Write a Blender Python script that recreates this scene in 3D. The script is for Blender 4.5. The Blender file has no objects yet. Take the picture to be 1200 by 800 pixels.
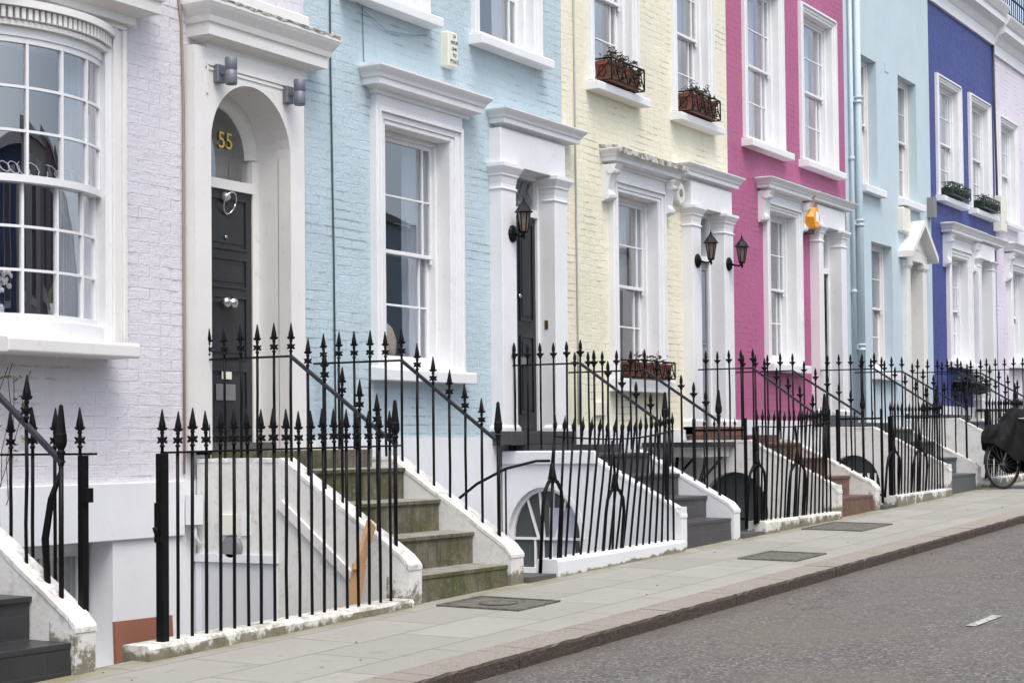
import bpy, bmesh, math, random
from mathutils import Vector, Matrix
random.seed(7)
R = math.radians
sc = bpy.context.scene
COL = sc.collection
ZS = 1.5            # world height of the camera; everything below is measured from eye level
D = 8.84            # facade plane (metres in front of the camera's line)
FR = 6.9            # front railing line
KB = 5.1            # kerb edge

def gz(x):          # pavement height at the railings (the street climbs to the right)
    return -1.43 + .0285 * x

# ------------------------------------------------------------------ materials
def mat(name, col=(.8, .8, .8), rough=.6, metal=0, spec=.5):
    m = bpy.data.materials.new(name); m.use_nodes = True
    b = m.node_tree.nodes['Principled BSDF']
    b.inputs['Base Color'].default_value = (*col, 1)
    b.inputs['Roughness'].default_value = rough
    b.inputs['Metallic'].default_value = metal
    b.inputs['Specular IOR Level'].default_value = spec
    return m
class NT:
    def __init__(s, m):
        s.m = m; s.t = m.node_tree; s.b = s.t.nodes['Principled BSDF']
    def n(s, typ, **k):
        nd = s.t.nodes.new(typ)
        for a, v in k.items():
            if a.startswith('i_'): nd.inputs[a[2:].replace('_', ' ')].default_value = v
            else: setattr(nd, a, v)
        return nd
    def l(s, a, b): s.t.links.new(a, b)
    def coord(s):
        tc = s.n('ShaderNodeTexCoord'); geo = s.n('ShaderNodeNewGeometry'); return geo.outputs['Position']
    def noise(s, vec, scale, detail=4, rough=.6):
        nd = s.n('ShaderNodeTexNoise'); nd.inputs['Scale'].default_value = scale
        nd.inputs['Detail'].default_value = detail; nd.inputs['Roughness'].default_value = rough
        s.l(vec, nd.inputs['Vector']); return nd.outputs['Fac']
    def ramp(s, fac, stops):
        r = s.n('ShaderNodeValToRGB'); e = r.color_ramp.elements
        while len(e) > 1: e.remove(e[-1])
        e[0].position = stops[0][0]; e[0].color = (*stops[0][1], 1) if len(stops[0][1]) == 3 else stops[0][1]
        for p, c in stops[1:]:
            q = e.new(p); q.color = (*c, 1)
        s.l(fac, r.inputs['Fac']); return r.outputs['Color']
    def mix(s, fac, a, b, mode='MIX'):
        m = s.n('ShaderNodeMix'); m.data_type = 'RGBA'; m.blend_type = mode
        def put(sock, v):
            if isinstance(v, (tuple, list)): sock.default_value = (*v[:3], 1)
            elif isinstance(v, (int, float)): sock.default_value = v
            else: s.l(v, sock)
        put(m.inputs[0], fac); put(m.inputs[6], a); put(m.inputs[7], b); return m.outputs[2]
    def math(s, op, a, b=0.0, clamp=False):
        m = s.n('ShaderNodeMath'); m.operation = op; m.use_clamp = clamp
        for i, v in enumerate((a, b)):
            if isinstance(v, (int, float)): m.inputs[i].default_value = v
            else: s.l(v, m.inputs[i])
        return m.outputs[0]
    def bump(s, h, strength=.3, dist=.01, prev=None):
        b = s.n('ShaderNodeBump'); b.inputs['Strength'].default_value = strength; b.inputs['Distance'].default_value = dist
        s.l(h, b.inputs['Height'])
        if prev is not None: s.l(prev, b.inputs['Normal'])
        return b.outputs['Normal']
g1 = (0, 0, 0); g2 = (1, 1, 1)
def xz(nt):
    p = nt.coord(); sp = nt.n('ShaderNodeSeparateXYZ'); nt.l(p, sp.inputs[0])
    cb = nt.n('ShaderNodeCombineXYZ'); nt.l(sp.outputs[0], cb.inputs[0]); nt.l(sp.outputs[2], cb.inputs[1]); nt.l(sp.outputs[1], cb.inputs[2])
    return p, cb.outputs[0], sp
def brick_paint(name, col, bw=.235, rh=.086, depth=.008, mort=.009, dirt=.25, rough=.55):
    m = mat(name, col, rough); nt = NT(m)
    p, v, sp = xz(nt)
    # wobble the courses a little
    nz = nt.n('ShaderNodeTexNoise'); nz.inputs['Scale'].default_value = 5; nz.inputs['Detail'].default_value = 3; nt.l(p, nz.inputs['Vector'])
    sub = nt.n('ShaderNodeVectorMath', operation='SUBTRACT'); nt.l(nz.outputs['Color'], sub.inputs[0]); sub.inputs[1].default_value = (.5, .5, .5)
    sca = nt.n('ShaderNodeVectorMath', operation='SCALE'); nt.l(sub.outputs[0], sca.inputs[0]); sca.inputs['Scale'].default_value = .022
    add = nt.n('ShaderNodeVectorMath', operation='ADD'); nt.l(v, add.inputs[0]); nt.l(sca.outputs[0], add.inputs[1])
    br = nt.n('ShaderNodeTexBrick'); nt.l(add.outputs[0], br.inputs['Vector'])
    br.inputs['Scale'].default_value = 1; br.inputs['Brick Width'].default_value = bw; br.inputs['Row Height'].default_value = rh
    br.inputs['Mortar Size'].default_value = mort; br.inputs['Mortar Smooth'].default_value = .55; br.inputs['Bias'].default_value = 0
    br.inputs['Color1'].default_value = (.75, .75, .75, 1); br.inputs['Color2'].default_value = (1, 1, 1, 1); br.inputs['Mortar'].default_value = (0, 0, 0, 1)
    face = nt.math('SUBTRACT', 1.0, br.outputs['Fac'])
    bl = nt.n('ShaderNodeSeparateColor'); nt.l(br.outputs['Color'], bl.inputs[0])
    n1 = nt.noise(p, 42, 5, .65); n2 = nt.noise(p, 9, 4, .6); n3 = nt.noise(p, 1.1, 4, .6)
    pres = nt.ramp(nt.noise(p, 6.5, 4, .65), [(.36, (.1,) * 3), (.62, (1,) * 3)])       # joints filled with paint here and there
    # continuous bed joints: a groove at every course
    sx = nt.n('ShaderNodeSeparateXYZ'); nt.l(add.outputs[0], sx.inputs[0])
    fr = nt.math('FRACT', nt.math('DIVIDE', sx.outputs[1], rh)); dd = nt.math('ABSOLUTE', nt.math('SUBTRACT', fr, .5))
    bed = nt.ramp(dd, [(.37, g1), (.46, g2)])
    str_ = nt.n('ShaderNodeMapping'); str_.inputs['Scale'].default_value = (.22, 1, 1); nt.l(p, str_.inputs[0])
    drag = nt.noise(str_.outputs[0], 26, 4, .7)
    h = nt.math('MULTIPLY', bed, nt.math('MULTIPLY', pres, 1.25))
    h = nt.math('ADD', h, nt.math('MULTIPLY', drag, 1.3))
    h = nt.math('ADD', h, nt.math('MULTIPLY', face, nt.math('MULTIPLY', pres, .5)))
    h = nt.math('ADD', h, nt.math('MULTIPLY', bl.outputs[0], .9))
    h = nt.math('ADD', h, nt.math('MULTIPLY', n1, .9))
    h = nt.math('ADD', h, nt.math('MULTIPLY', n2, 1.1))
    nt.l(nt.bump(h, .55, depth), nt.b.inputs['Normal'])
    dk = tuple(c * (1 - dirt * .55) for c in col); lt = tuple(min(.9, c * 1.06) for c in col)
    c = nt.mix(nt.ramp(n3, [(.3, g1), (.7, g2)]), tuple(c * .93 for c in col), lt)
    c = nt.mix(nt.ramp(n1, [(.28, (.35,) * 3), (.45, g1)]), c, dk)
    c = nt.mix(nt.math('MULTIPLY', nt.ramp(nt.noise(p, 3.5, 6, .75), [(.56, g1), (.72, g2)]), .35), c, tuple(x * .82 for x in col))
    ms = nt.n('ShaderNodeMapping'); ms.inputs['Scale'].default_value = (3.5, 3.5, .35); nt.l(p, ms.inputs[0])
    streak = nt.noise(ms.outputs[0], 2.2, 6, .7)
    grime = tuple(x * .62 + y * .16 for x, y in zip(col, (.55, .45, .32)))
    c = nt.mix(nt.math('MULTIPLY', nt.ramp(streak, [(.55, g1), (.75, g2)]), .45), c, grime)
    jd = nt.math('MULTIPLY', bed, nt.ramp(nt.noise(p, 1.9, 5, .7), [(.53, g1), (.63, g2)]))
    c = nt.mix(nt.math('MULTIPLY', jd, .75), c, tuple(x * .55 for x in grime))
    nt.l(c, nt.b.inputs['Base Color'])
    nt.l(nt.math('ADD', nt.math('MULTIPLY', n2, .3), rough - .15), nt.b.inputs['Roughness'])
    return m
def paint(name, col, rough=.4, dirt=(.45, .42, .36), amount=.5, scale=3, bump=.25, moss=0, thr=(.56, .74), foot=0):
    m = mat(name, col, rough); nt = NT(m); p = nt.coord()
    n1 = nt.noise(p, scale, 6, .7); n2 = nt.noise(p, 25, 5, .6); n3 = nt.noise(p, 120, 3, .5)
    c = nt.mix(nt.ramp(nt.noise(p, 1.7, 3), [(.35, g1), (.65, g2)]), tuple(x * .94 for x in col), col)
    f = nt.math('MULTIPLY', nt.ramp(nt.math('ADD', nt.math('MULTIPLY', n1, .7), nt.math('MULTIPLY', n2, .3)), [(thr[0], g1), (thr[1], g2)]), amount)
    c = nt.mix(f, c, dirt)
    if moss:
        f2 = nt.math('MULTIPLY', nt.ramp(nt.math('ADD', nt.math('MULTIPLY', nt.noise(p, 4.3, 6, .72), .75), nt.math('MULTIPLY', n2, .25)), [(.50, g1), (.60, g2)]), moss)
        c = nt.mix(f2, c, nt.mix(n2, (.07, .065, .03), (.16, .14, .06)))
    if foot:
        sp = nt.n('ShaderNodeSeparateXYZ'); nt.l(p, sp.inputs[0])
        zg_ = nt.math('SUBTRACT', sp.outputs[2], nt.math('ADD', nt.math('MULTIPLY', sp.outputs[0], .0285), .07))
        ht = nt.math('ADD', zg_, nt.math('MULTIPLY', nt.math('SUBTRACT', nt.noise(p, 4, 7, .75), .5), foot * 6.5))
        geo = nt.n('ShaderNodeNewGeometry'); sn = nt.n('ShaderNodeSeparateXYZ'); nt.l(geo.outputs['Normal'], sn.inputs[0])
        k_ = nt.math('MULTIPLY', nt.ramp(nt.math('DIVIDE', ht, foot), [(.45, g2), (.95, g1)]), nt.math('SUBTRACT', 1.0, nt.math('MULTIPLY', nt.math('ABSOLUTE', sn.outputs[2]), .8)))
        below = nt.math('MULTIPLY', nt.math('GREATER_THAN', zg_, -.12), nt.math('LESS_THAN', sp.outputs[1], 7.07))
        c = nt.mix(nt.math('MULTIPLY', nt.math('MULTIPLY', k_, below), .85), c, nt.mix(nt.noise(p, 11, 5, .7), (.04, .037, .016), (.19, .165, .085)))
    nt.l(c, nt.b.inputs['Base Color'])
    h = nt.math('ADD', nt.math('MULTIPLY', n2, .8), nt.math('MULTIPLY', n3, .3))
    nt.l(nt.bump(h, bump, .006), nt.b.inputs['Normal'])
    nt.l(nt.math('ADD', nt.math('MULTIPLY', n2, .25), rough - .08), nt.b.inputs['Roughness'])
    return m
M = {}
M['lilac'] = brick_paint('lilac_painted_brick', (.655, .635, .675), dirt=.15)
M['sky'] = brick_paint('light_blue_painted_brick', (.465, .572, .62), rh=.08, dirt=.2)
M['cream'] = brick_paint('cream_painted_brick', (.775, .738, .575), rh=.076, dirt=.12)
M['pink'] = brick_paint('pink_painted_brick', (.405, .105, .22), rh=.076, dirt=.2)
M['indigo'] = brick_paint('indigo_painted_brick', (.040, .058, .23), rh=.076, dirt=.5)
M['lilac2'] = brick_paint('pale_lilac_painted_brick', (.71, .655, .73), dirt=.15)
M['stucco'] = paint('pale_blue_stucco', (.50, .60, .645), .6, (.45, .55, .59), .3, 2, .2)
M['white'] = paint('white_gloss_paint', (.77, .775, .785), .42, (.50, .48, .42), .42, 9, .4)
M['cream_white'] = paint('off_white_paint', (.75, .735, .71), .42, (.48, .43, .34), .5, 7, .25)
M['render'] = paint('white_masonry_paint', (.745, .755, .78), .5, (.55, .55, .52), .35, 3, .35, foot=.03)
M['render_dirty'] = paint('weathered_white_masonry', (.72, .71, .68), .6, (.42, .38, .30), .6, 9, .6, moss=.12, thr=(.54, .68), foot=.16)
M['coping'] = paint('mossy_white_coping', (.76, .75, .72), .6, (.42, .38, .28), .7, 14, .7, moss=.3, thr=(.52, .64))
M['plinthdirty'] = paint('mossy_white_plinth', (.72, .71, .66), .6, (.30, .27, .18), .8, 7, .9, moss=.55, thr=(.50, .62), foot=.075)
M['cellar'] = paint('shade_greyed_door_paint', (.60, .61, .63), .5, (.45, .44, .42), .4, 4, .2)  # greyed below the wall white to put ambient shade into the door colour
M['coping_clean'] = paint('clean_white_coping', (.82, .82, .83), .45, (.45, .43, .35), .45, 6, .5)
M['weather'] = paint('weathered_cornice_top', (.62, .60, .56), .7, (.16, .15, .11), .9, 9, 1.0, moss=.6, thr=(.45, .55))
M['iron'] = paint('black_iron_paint', (.005, .005, .006), .42, (.014, .012, .010), .5, 10, .3)
M['iron'].node_tree.nodes['Principled BSDF'].inputs['Specular IOR Level'].default_value = .16
M['iron_grey'] = paint('dark_grey_handrail_paint', (.022, .024, .03), .36, (.06, .06, .06), .4, 10, .3)
M['green_iron'] = mat('dark_green_iron', (.012, .03, .02), .4)
M['doorblack'] = paint('black_door_paint', (.022, .023, .027), .28, (.05, .05, .05), .3, 3, .1)
M['doorgrey'] = mat('dark_grey_door', (.20, .215, .24), .4)
M['doordark'] = mat('near_black_door', (.010, .011, .014), .35)
M['opp_pane'] = mat('dark_grey_window_glass', (.10, .11, .125), .15)
M['doorlight'] = mat('light_grey_door', (.46, .455, .44), .45)
M['chrome'] = mat('polished_chrome', (.6, .6, .61), .25, 1)
M['gold'] = mat('gold_leaf', (.85, .62, .16), .3, .4)
M['lampgrey'] = mat('grey_lamp_metal', (.17, .18, .21), .5, .3)
M['plastic'] = mat('cream_plastic', (.72, .72, .62), .5)
M['nearblack'] = mat('near_black_and_recess_shade', (.05, .06, .06), .6)  # lettering and small dark parts; also paints the shade in the stair arches
M['orange'] = mat('orange_alarm_plastic', (.85, .33, .02), .45)
M['brass'] = mat('brass', (.6, .45, .2), .3, 1)
M['wood'] = paint('planed_pine', (.46, .27, .14), .6, (.26, .14, .07), .6, 8, .3)
M['plywood'] = paint('brown_plywood', (.33, .14, .085), .6, (.22, .09, .05), .6, 5, .3)
M['terra'] = paint('terracotta', (.27, .085, .045), .7, (.10, .06, .045), .9, 9, .4, thr=(.46, .58))
M['cable'] = mat('dark_cable', (.045, .075, .085), .6)
M['cablelight'] = mat('blue_painted_cable', (.20, .27, .30), .7)
M['cablebrown'] = mat('brown_cable', (.30, .24, .20), .7)
M['cablegrey'] = mat('grey_cable', (.35, .36, .33), .7)
M['lampglass'] = mat('smoky_lantern_glass', (.16, .13, .10), .15)
M['curtain'] = mat('white_net_curtain', (.60, .62, .66), .9)
M['blind'] = mat('grey_curtain', (.42, .45, .52), .9)
M['palecurtain'] = mat('pale_blue_curtain', (.42, .47, .56), .9)
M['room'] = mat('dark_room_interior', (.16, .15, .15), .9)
M['straw'] = paint('straw_weave', (.55, .46, .33), .8, (.3, .22, .14), .7, 25, .6)
M['leaf'] = mat('dark_green_leaves', (.012, .022, .012), .6)
M['leaf2'] = mat('yellow_green_leaves', (.16, .19, .04), .6)
M['deadleaf'] = mat('brown_withered_leaves', (.045, .034, .024), .8)
M['wither'] = paint('half_withered_foliage', (.028, .034, .016), .7, (.08, .045, .028), 1, 30, .2, thr=(.48, .54))
M['petal'] = mat('white_petals', (.85, .84, .86), .7)
M['stem'] = mat('brown_stem', (.10, .07, .045), .8)
M['rubber'] = mat('tyre_rubber', (.018, .018, .018), .7)
M['canvas'] = paint('black_waterproof_canvas', (.0035, .0035, .004), .7, (.008, .008, .008), .5, 8, .6)
M['canvas'].node_tree.nodes['Principled BSDF'].inputs['Specular IOR Level'].default_value = .25
M['steel'] = mat('dull_steel', (.35, .36, .38), .35, .8)
M['roof'] = mat('grey_roof_felt', (.10, .10, .11), .9)
M['vent'] = mat('grey_vent_grille', (.20, .20, .21), .6)
M['slate'] = paint('worn_dark_stone_step', (.09, .09, .085), .7, (.05, .05, .04), .7, 8, .6)

def m_concrete():
    m = mat('mossy_concrete_steps', (.2, .19, .14), .85); nt = NT(m); p = nt.coord()
    a = nt.noise(p, 5, 7, .72); b = nt.noise(p, 30, 5, .65); c3 = nt.noise(p, 2.0, 4, .6)
    c = nt.mix(nt.ramp(a, [(.35, g1), (.65, g2)]), (.095, .087, .06), (.19, .172, .125))
    c = nt.mix(nt.ramp(c3, [(.45, g1), (.62, g2)]), c, nt.mix(b, (.045, .048, .018), (.125, .125, .04)))
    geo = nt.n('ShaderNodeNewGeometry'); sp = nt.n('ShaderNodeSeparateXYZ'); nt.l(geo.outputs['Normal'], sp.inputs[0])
    ms = nt.n('ShaderNodeMapping'); ms.inputs['Scale'].default_value = (6, 6, .8); nt.l(p, ms.inputs[0])
    st_ = nt.noise(ms.outputs[0], 2.5, 6, .7)
    c = nt.mix(nt.math('MULTIPLY', nt.ramp(st_, [(.46, g1), (.62, g2)]), .6), c, (.045, .042, .026))
    c = nt.mix(nt.math('MULTIPLY', nt.ramp(b, [(.58, g1), (.7, g2)]), .5), c, (.26, .24, .18))
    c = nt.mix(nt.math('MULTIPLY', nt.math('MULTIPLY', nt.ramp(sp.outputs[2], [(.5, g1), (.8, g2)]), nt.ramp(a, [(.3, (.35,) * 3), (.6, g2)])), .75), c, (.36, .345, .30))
    nt.l(c, nt.b.inputs['Base Color'])
    nt.l(nt.bump(nt.math('ADD', a, b), .8, .01), nt.b.inputs['Normal']); return m
M['concrete'] = m_concrete()
def m_tile(name, c1, c2, grout, w=.16, h=.115, rough=.45, vert=True):
    m = mat(name, c1, rough); nt = NT(m); p = nt.coord(); sp = nt.n('ShaderNodeSeparateXYZ'); nt.l(p, sp.inputs[0])
    cb = nt.n('ShaderNodeCombineXYZ'); nt.l(sp.outputs[0], cb.inputs[0]); nt.l(nt.math('ADD', sp.outputs[2], sp.outputs[1]), cb.inputs[1])
    br = nt.n('ShaderNodeTexBrick'); nt.l(cb.outputs[0], br.inputs['Vector'])
    br.offset = 0; br.inputs['Scale'].default_value = 1; br.inputs['Brick Width'].default_value = w; br.inputs['Row Height'].default_value = h
    br.inputs['Mortar Size'].default_value = .003; br.inputs['Mortar Smooth'].default_value = .3
    br.inputs['Color1'].default_value = (*c1, 1); br.inputs['Color2'].default_value = (*c2, 1); br.inputs['Mortar'].default_value = (*grout, 1)
    n = nt.noise(p, 14, 5, .6)
    nt.l(nt.mix(nt.math('MULTIPLY', n, .5), br.outputs['Color'], tuple(x * 1.3 for x in grout)), nt.b.inputs['Base Color'])
    nt.l(nt.bump(nt.math('ADD', nt.math('SUBTRACT', 1, br.outputs['Fac']), n), .5, .003), nt.b.inputs['Normal'])
    nt.l(nt.math('ADD', nt.math('MULTIPLY', n, .4), rough - .2), nt.b.inputs['Roughness']); return m
M['blacktile'] = m_tile('black_quarry_tile', (.018, .019, .023), (.026, .027, .031), (.04, .038, .036), .17, .12, .38)
M['greytile'] = m_tile('dark_purple_grey_tile', (.040, .037, .043), (.050, .046, .053), (.075, .072, .076), .30, .12)
M['browntile'] = m_tile('red_brown_quarry_tile', (.19, .085, .055), (.105, .05, .038), (.08, .06, .045), .085, .22)
M['greystep'] = paint('grey_painted_steps', (.085, .095, .10), .5, (.05, .05, .045), .5, 5, .4)

def m_paving():
    m = mat('york_stone_paving', (.3, .3, .28), .8); nt = NT(m); p = nt.coord()
    br = nt.n('ShaderNodeTexBrick'); nt.l(p, br.inputs['Vector']); br.offset = .5; br.inputs['Scale'].default_value = 1
    br.inputs['Brick Width'].default_value = .93; br.inputs['Row Height'].default_value = .515; br.inputs['Mortar Size'].default_value = .009
    br.inputs['Mortar Smooth'].default_value = .5; br.inputs['Bias'].default_value = 0
    br.inputs['Color1'].default_value = (.275, .264, .228, 1); br.inputs['Color2'].default_value = (.35, .337, .297, 1); br.inputs['Mortar'].default_value = (.165, .155, .12, 1)
    a = nt.noise(p, 1.3, 6, .65); b = nt.noise(p, 18, 6, .7); c3 = nt.noise(p, 220, 2, .5); d4 = nt.noise(p, 6, 5, .65)
    c = nt.mix(nt.math('MULTIPLY', nt.ramp(a, [(.35, g1), (.7, g2)]), .5), br.outputs['Color'], (.235, .225, .19))
    c = nt.mix(nt.math('MULTIPLY', nt.ramp(b, [(.5, g1), (.75, g2)]), .35), c, (.20, .19, .165))
    c = nt.mix(nt.math('MULTIPLY', nt.ramp(d4, [(.60, g1), (.68, g2)]), .4), c, (.15, .143, .12))
    c = nt.mix(nt.math('MULTIPLY', c3, .25), c, (.5, .49, .46))
    # spotted gum and lichen marks
    vo = nt.n('ShaderNodeTexVoronoi'); vo.inputs['Scale'].default_value = 3.2; nt.l(p, vo.inputs['Vector'])
    c = nt.mix(nt.math('MULTIPLY', nt.ramp(vo.outputs['Distance'], [(.035, g2), (.06, g1)]), .5), c, (.12, .115, .10))
    # moss line along the wall foot
    sp = nt.n('ShaderNodeSeparateXYZ'); nt.l(p, sp.inputs[0])
    e = nt.math('ADD', sp.outputs[1], nt.math('MULTIPLY', nt.noise(p, 3, 5), .22))
    c = nt.mix(nt.math('MULTIPLY', nt.ramp(nt.math('SUBTRACT', e, 6.3), [(.50, g1), (.60, g2)]), nt.math('MULTIPLY', nt.ramp(nt.noise(p, 2.3, 5, .7), [(.38, (.15,) * 3), (.6, g2)]), .85)), c, nt.mix(b, (.12, .11, .045), (.30, .27, .14)))
    nt.l(c, nt.b.inputs['Base Color'])
    h = nt.math('ADD', nt.math('SUBTRACT', 1, br.outputs['Fac']), nt.math('MULTIPLY', b, .7))
    nt.l(nt.bump(h, .6, .006), nt.b.inputs['Normal']); return m
M['paving'] = m_paving()
def m_kerb():
    m = mat('pink_granite_kerb', (.3, .25, .22), .8); nt = NT(m); p = nt.coord()
    a = nt.noise(p, 4, 6, .7); b = nt.noise(p, 90, 4, .7); c3 = nt.noise(p, 260, 2, .5)
    c = nt.mix(b, (.30, .262, .215), (.58, .52, .445))
    c = nt.mix(nt.math('MULTIPLY', nt.ramp(c3, [(.4, g1), (.6, g2)]), .45), c, (.42, .375, .335))
    c = nt.mix(nt.math('MULTIPLY', nt.ramp(a, [(.45, g1), (.65, g2)]), .55), c, (.38, .335, .29))
    br = nt.n('ShaderNodeTexBrick'); nt.l(p, br.inputs['Vector']); br.inputs['Brick Width'].default_value = 1.07; br.inputs['Row Height'].default_value = 50
    br.inputs['Scale'].default_value = 1; br.inputs['Mortar Size'].default_value = .008; br.inputs['Mortar Smooth'].default_value = .2
    c = nt.mix(nt.math('MULTIPLY', br.outputs['Fac'], .6), c, (.12, .10, .08))
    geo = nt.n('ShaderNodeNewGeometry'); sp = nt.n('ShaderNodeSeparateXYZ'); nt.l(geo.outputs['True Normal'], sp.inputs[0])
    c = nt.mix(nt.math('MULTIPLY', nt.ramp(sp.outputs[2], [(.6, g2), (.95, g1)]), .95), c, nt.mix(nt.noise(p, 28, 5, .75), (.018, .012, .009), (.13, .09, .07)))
    nt.l(c, nt.b.inputs['Base Color'])
    nt.l(nt.bump(nt.math('ADD', nt.math('MULTIPLY', nt.noise(p, 22, 5, .7), 3), b), 1.0, .016), nt.b.inputs['Normal']); return m
M['kerb'] = m_kerb()
def m_asphalt():
    m = mat('worn_asphalt', (.1, .1, .1), .85); nt = NT(m); p = nt.coord()
    a = nt.noise(p, .8, 5, .6); b = nt.noise(p, 130, 3, .8); c3 = nt.noise(p, 45, 4, .7)
    vo = nt.n('ShaderNodeTexVoronoi'); vo.inputs['Scale'].default_value = 62; nt.l(p, vo.inputs['Vector'])
    sep = nt.n('ShaderNodeSeparateColor'); nt.l(vo.outputs['Color'], sep.inputs[0])
    c = nt.ramp(sep.outputs[0], [(.0, (.050, .045, .042)), (.4, (.115, .103, .096)), (.8, (.19, .172, .158)), (.97, (.34, .32, .29))])
    c = nt.mix(nt.math('MULTIPLY', nt.ramp(b, [(.35, g2), (.55, g1)]), .5), c, (.09, .082, .082))
    c = nt.mix(nt.math('MULTIPLY', nt.ramp(a, [(.35, g1), (.65, g2)]), .6), c, (.17, .150, .118))
    a2 = nt.noise(p, 2.7, 6, .7)
    c = nt.mix(nt.math('MULTIPLY', nt.ramp(a2, [(.50, g1), (.72, g2)]), .5), c, (.075, .070, .066))
    mw = nt.n('ShaderNodeMapping'); mw.inputs['Scale'].default_value = (.12, 1, 1); nt.l(p, mw.inputs[0])
    c = nt.mix(nt.math('MULTIPLY', nt.ramp(nt.noise(mw.outputs[0], 1.6, 4, .6), [(.45, g1), (.7, g2)]), .4), c, (.185, .172, .155))
    vc = nt.n('ShaderNodeTexVoronoi'); vc.feature = 'DISTANCE_TO_EDGE'; vc.inputs['Scale'].default_value = .55
    wv = nt.n('ShaderNodeVectorMath', operation='ADD'); nt.l(p, wv.inputs[0]); nw = nt.n('ShaderNodeTexNoise'); nw.inputs['Scale'].default_value = 3; nt.l(p, nw.inputs['Vector']); nt.l(nw.outputs['Color'], wv.inputs[1]); nt.l(wv.outputs[0], vc.inputs['Vector'])
    c = nt.mix(nt.math('MULTIPLY', nt.math('MULTIPLY', nt.ramp(vc.outputs['Distance'], [(.002, g2), (.008, g1)]), nt.ramp(nt.noise(p, .7, 3), [(.52, g1), (.6, g2)])), .6), c, (.04, .036, .033))
    c = nt.mix(nt.math('MULTIPLY', nt.ramp(c3, [(.6, g1), (.72, g2)]), .4), c, (.07, .062, .055))
    sp = nt.n('ShaderNodeSeparateXYZ'); nt.l(p, sp.inputs[0])     # grit gathered in the gutter
    e = nt.math('ADD', sp.outputs[1], nt.math('MULTIPLY', nt.noise(p, 4, 5), .25))
    c = nt.mix(nt.math('MULTIPLY', nt.ramp(nt.math('SUBTRACT', e, 4.55), [(.42, g1), (.66, g2)]), .5), c, (.085, .07, .055))
    nt.l(c, nt.b.inputs['Base Color'])
    nt.l(nt.bump(nt.math('ADD', vo.outputs['Distance'], b), .9, .006), nt.b.inputs['Normal']); return m
M['asphalt'] = m_asphalt()
M['cover'] = paint('cast_iron_and_concrete_cover', (.155, .147, .122), .75, (.05, .05, .04), .8, 22, 1.4, thr=(.46, .6))
M['roadpaint'] = paint('worn_white_road_paint', (.55, .54, .50), .7, (.17, .155, .145), .9, 20, .8, thr=(.46, .56))
def m_glass(name, tint=(1, 1, 1), refl=.16):
    m = bpy.data.materials.new(name); m.use_nodes = True; t = m.node_tree; t.nodes.clear()
    o = t.nodes.new('ShaderNodeOutputMaterial'); mx = t.nodes.new('ShaderNodeMixShader'); gl = t.nodes.new('ShaderNodeBsdfGlossy'); tr = t.nodes.new('ShaderNodeBsdfTransparent')
    lw = t.nodes.new('ShaderNodeLayerWeight'); lw.inputs['Blend'].default_value = .5; pw = t.nodes.new('ShaderNodeMath'); pw.operation = 'POWER'; pw.inputs[1].default_value = 5; t.links.new(lw.outputs['Facing'], pw.inputs[0]); fr = t.nodes.new('ShaderNodeMath'); fr.operation = 'MULTIPLY_ADD'; fr.inputs[1].default_value = .96; fr.inputs[2].default_value = .04; t.links.new(pw.outputs[0], fr.inputs[0])
    ma = t.nodes.new('ShaderNodeMath'); ma.operation = 'MULTIPLY_ADD'; ma.inputs[1].default_value = 1.6; ma.inputs[2].default_value = refl; ma.use_clamp = True
    tr.inputs[0].default_value = (*tint, 1); gl.inputs[0].default_value = (.95, .97, 1, 1); gl.inputs['Roughness'].default_value = .01
    nz = t.nodes.new('ShaderNodeTexNoise'); nz.inputs['Scale'].default_value = 1.6; nz.inputs['Detail'].default_value = 1
    ge = t.nodes.new('ShaderNodeNewGeometry'); t.links.new(ge.outputs['Position'], nz.inputs['Vector'])
    bp = t.nodes.new('ShaderNodeBump'); bp.inputs['Strength'].default_value = .22; bp.inputs['Distance'].default_value = .02
    t.links.new(nz.outputs['Fac'], bp.inputs['Height']); t.links.new(bp.outputs[0], gl.inputs['Normal'])
    t.links.new(fr.outputs[0], ma.inputs[0]); t.links.new(ma.outputs[0], mx.inputs[0]); t.links.new(tr.outputs[0], mx.inputs[1]); t.links.new(gl.outputs[0], mx.inputs[2]); t.links.new(mx.outputs[0], o.inputs[0]); return m
M['glass'] = m_glass('old_window_glass', (.88, .89, .90), .20)

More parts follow.
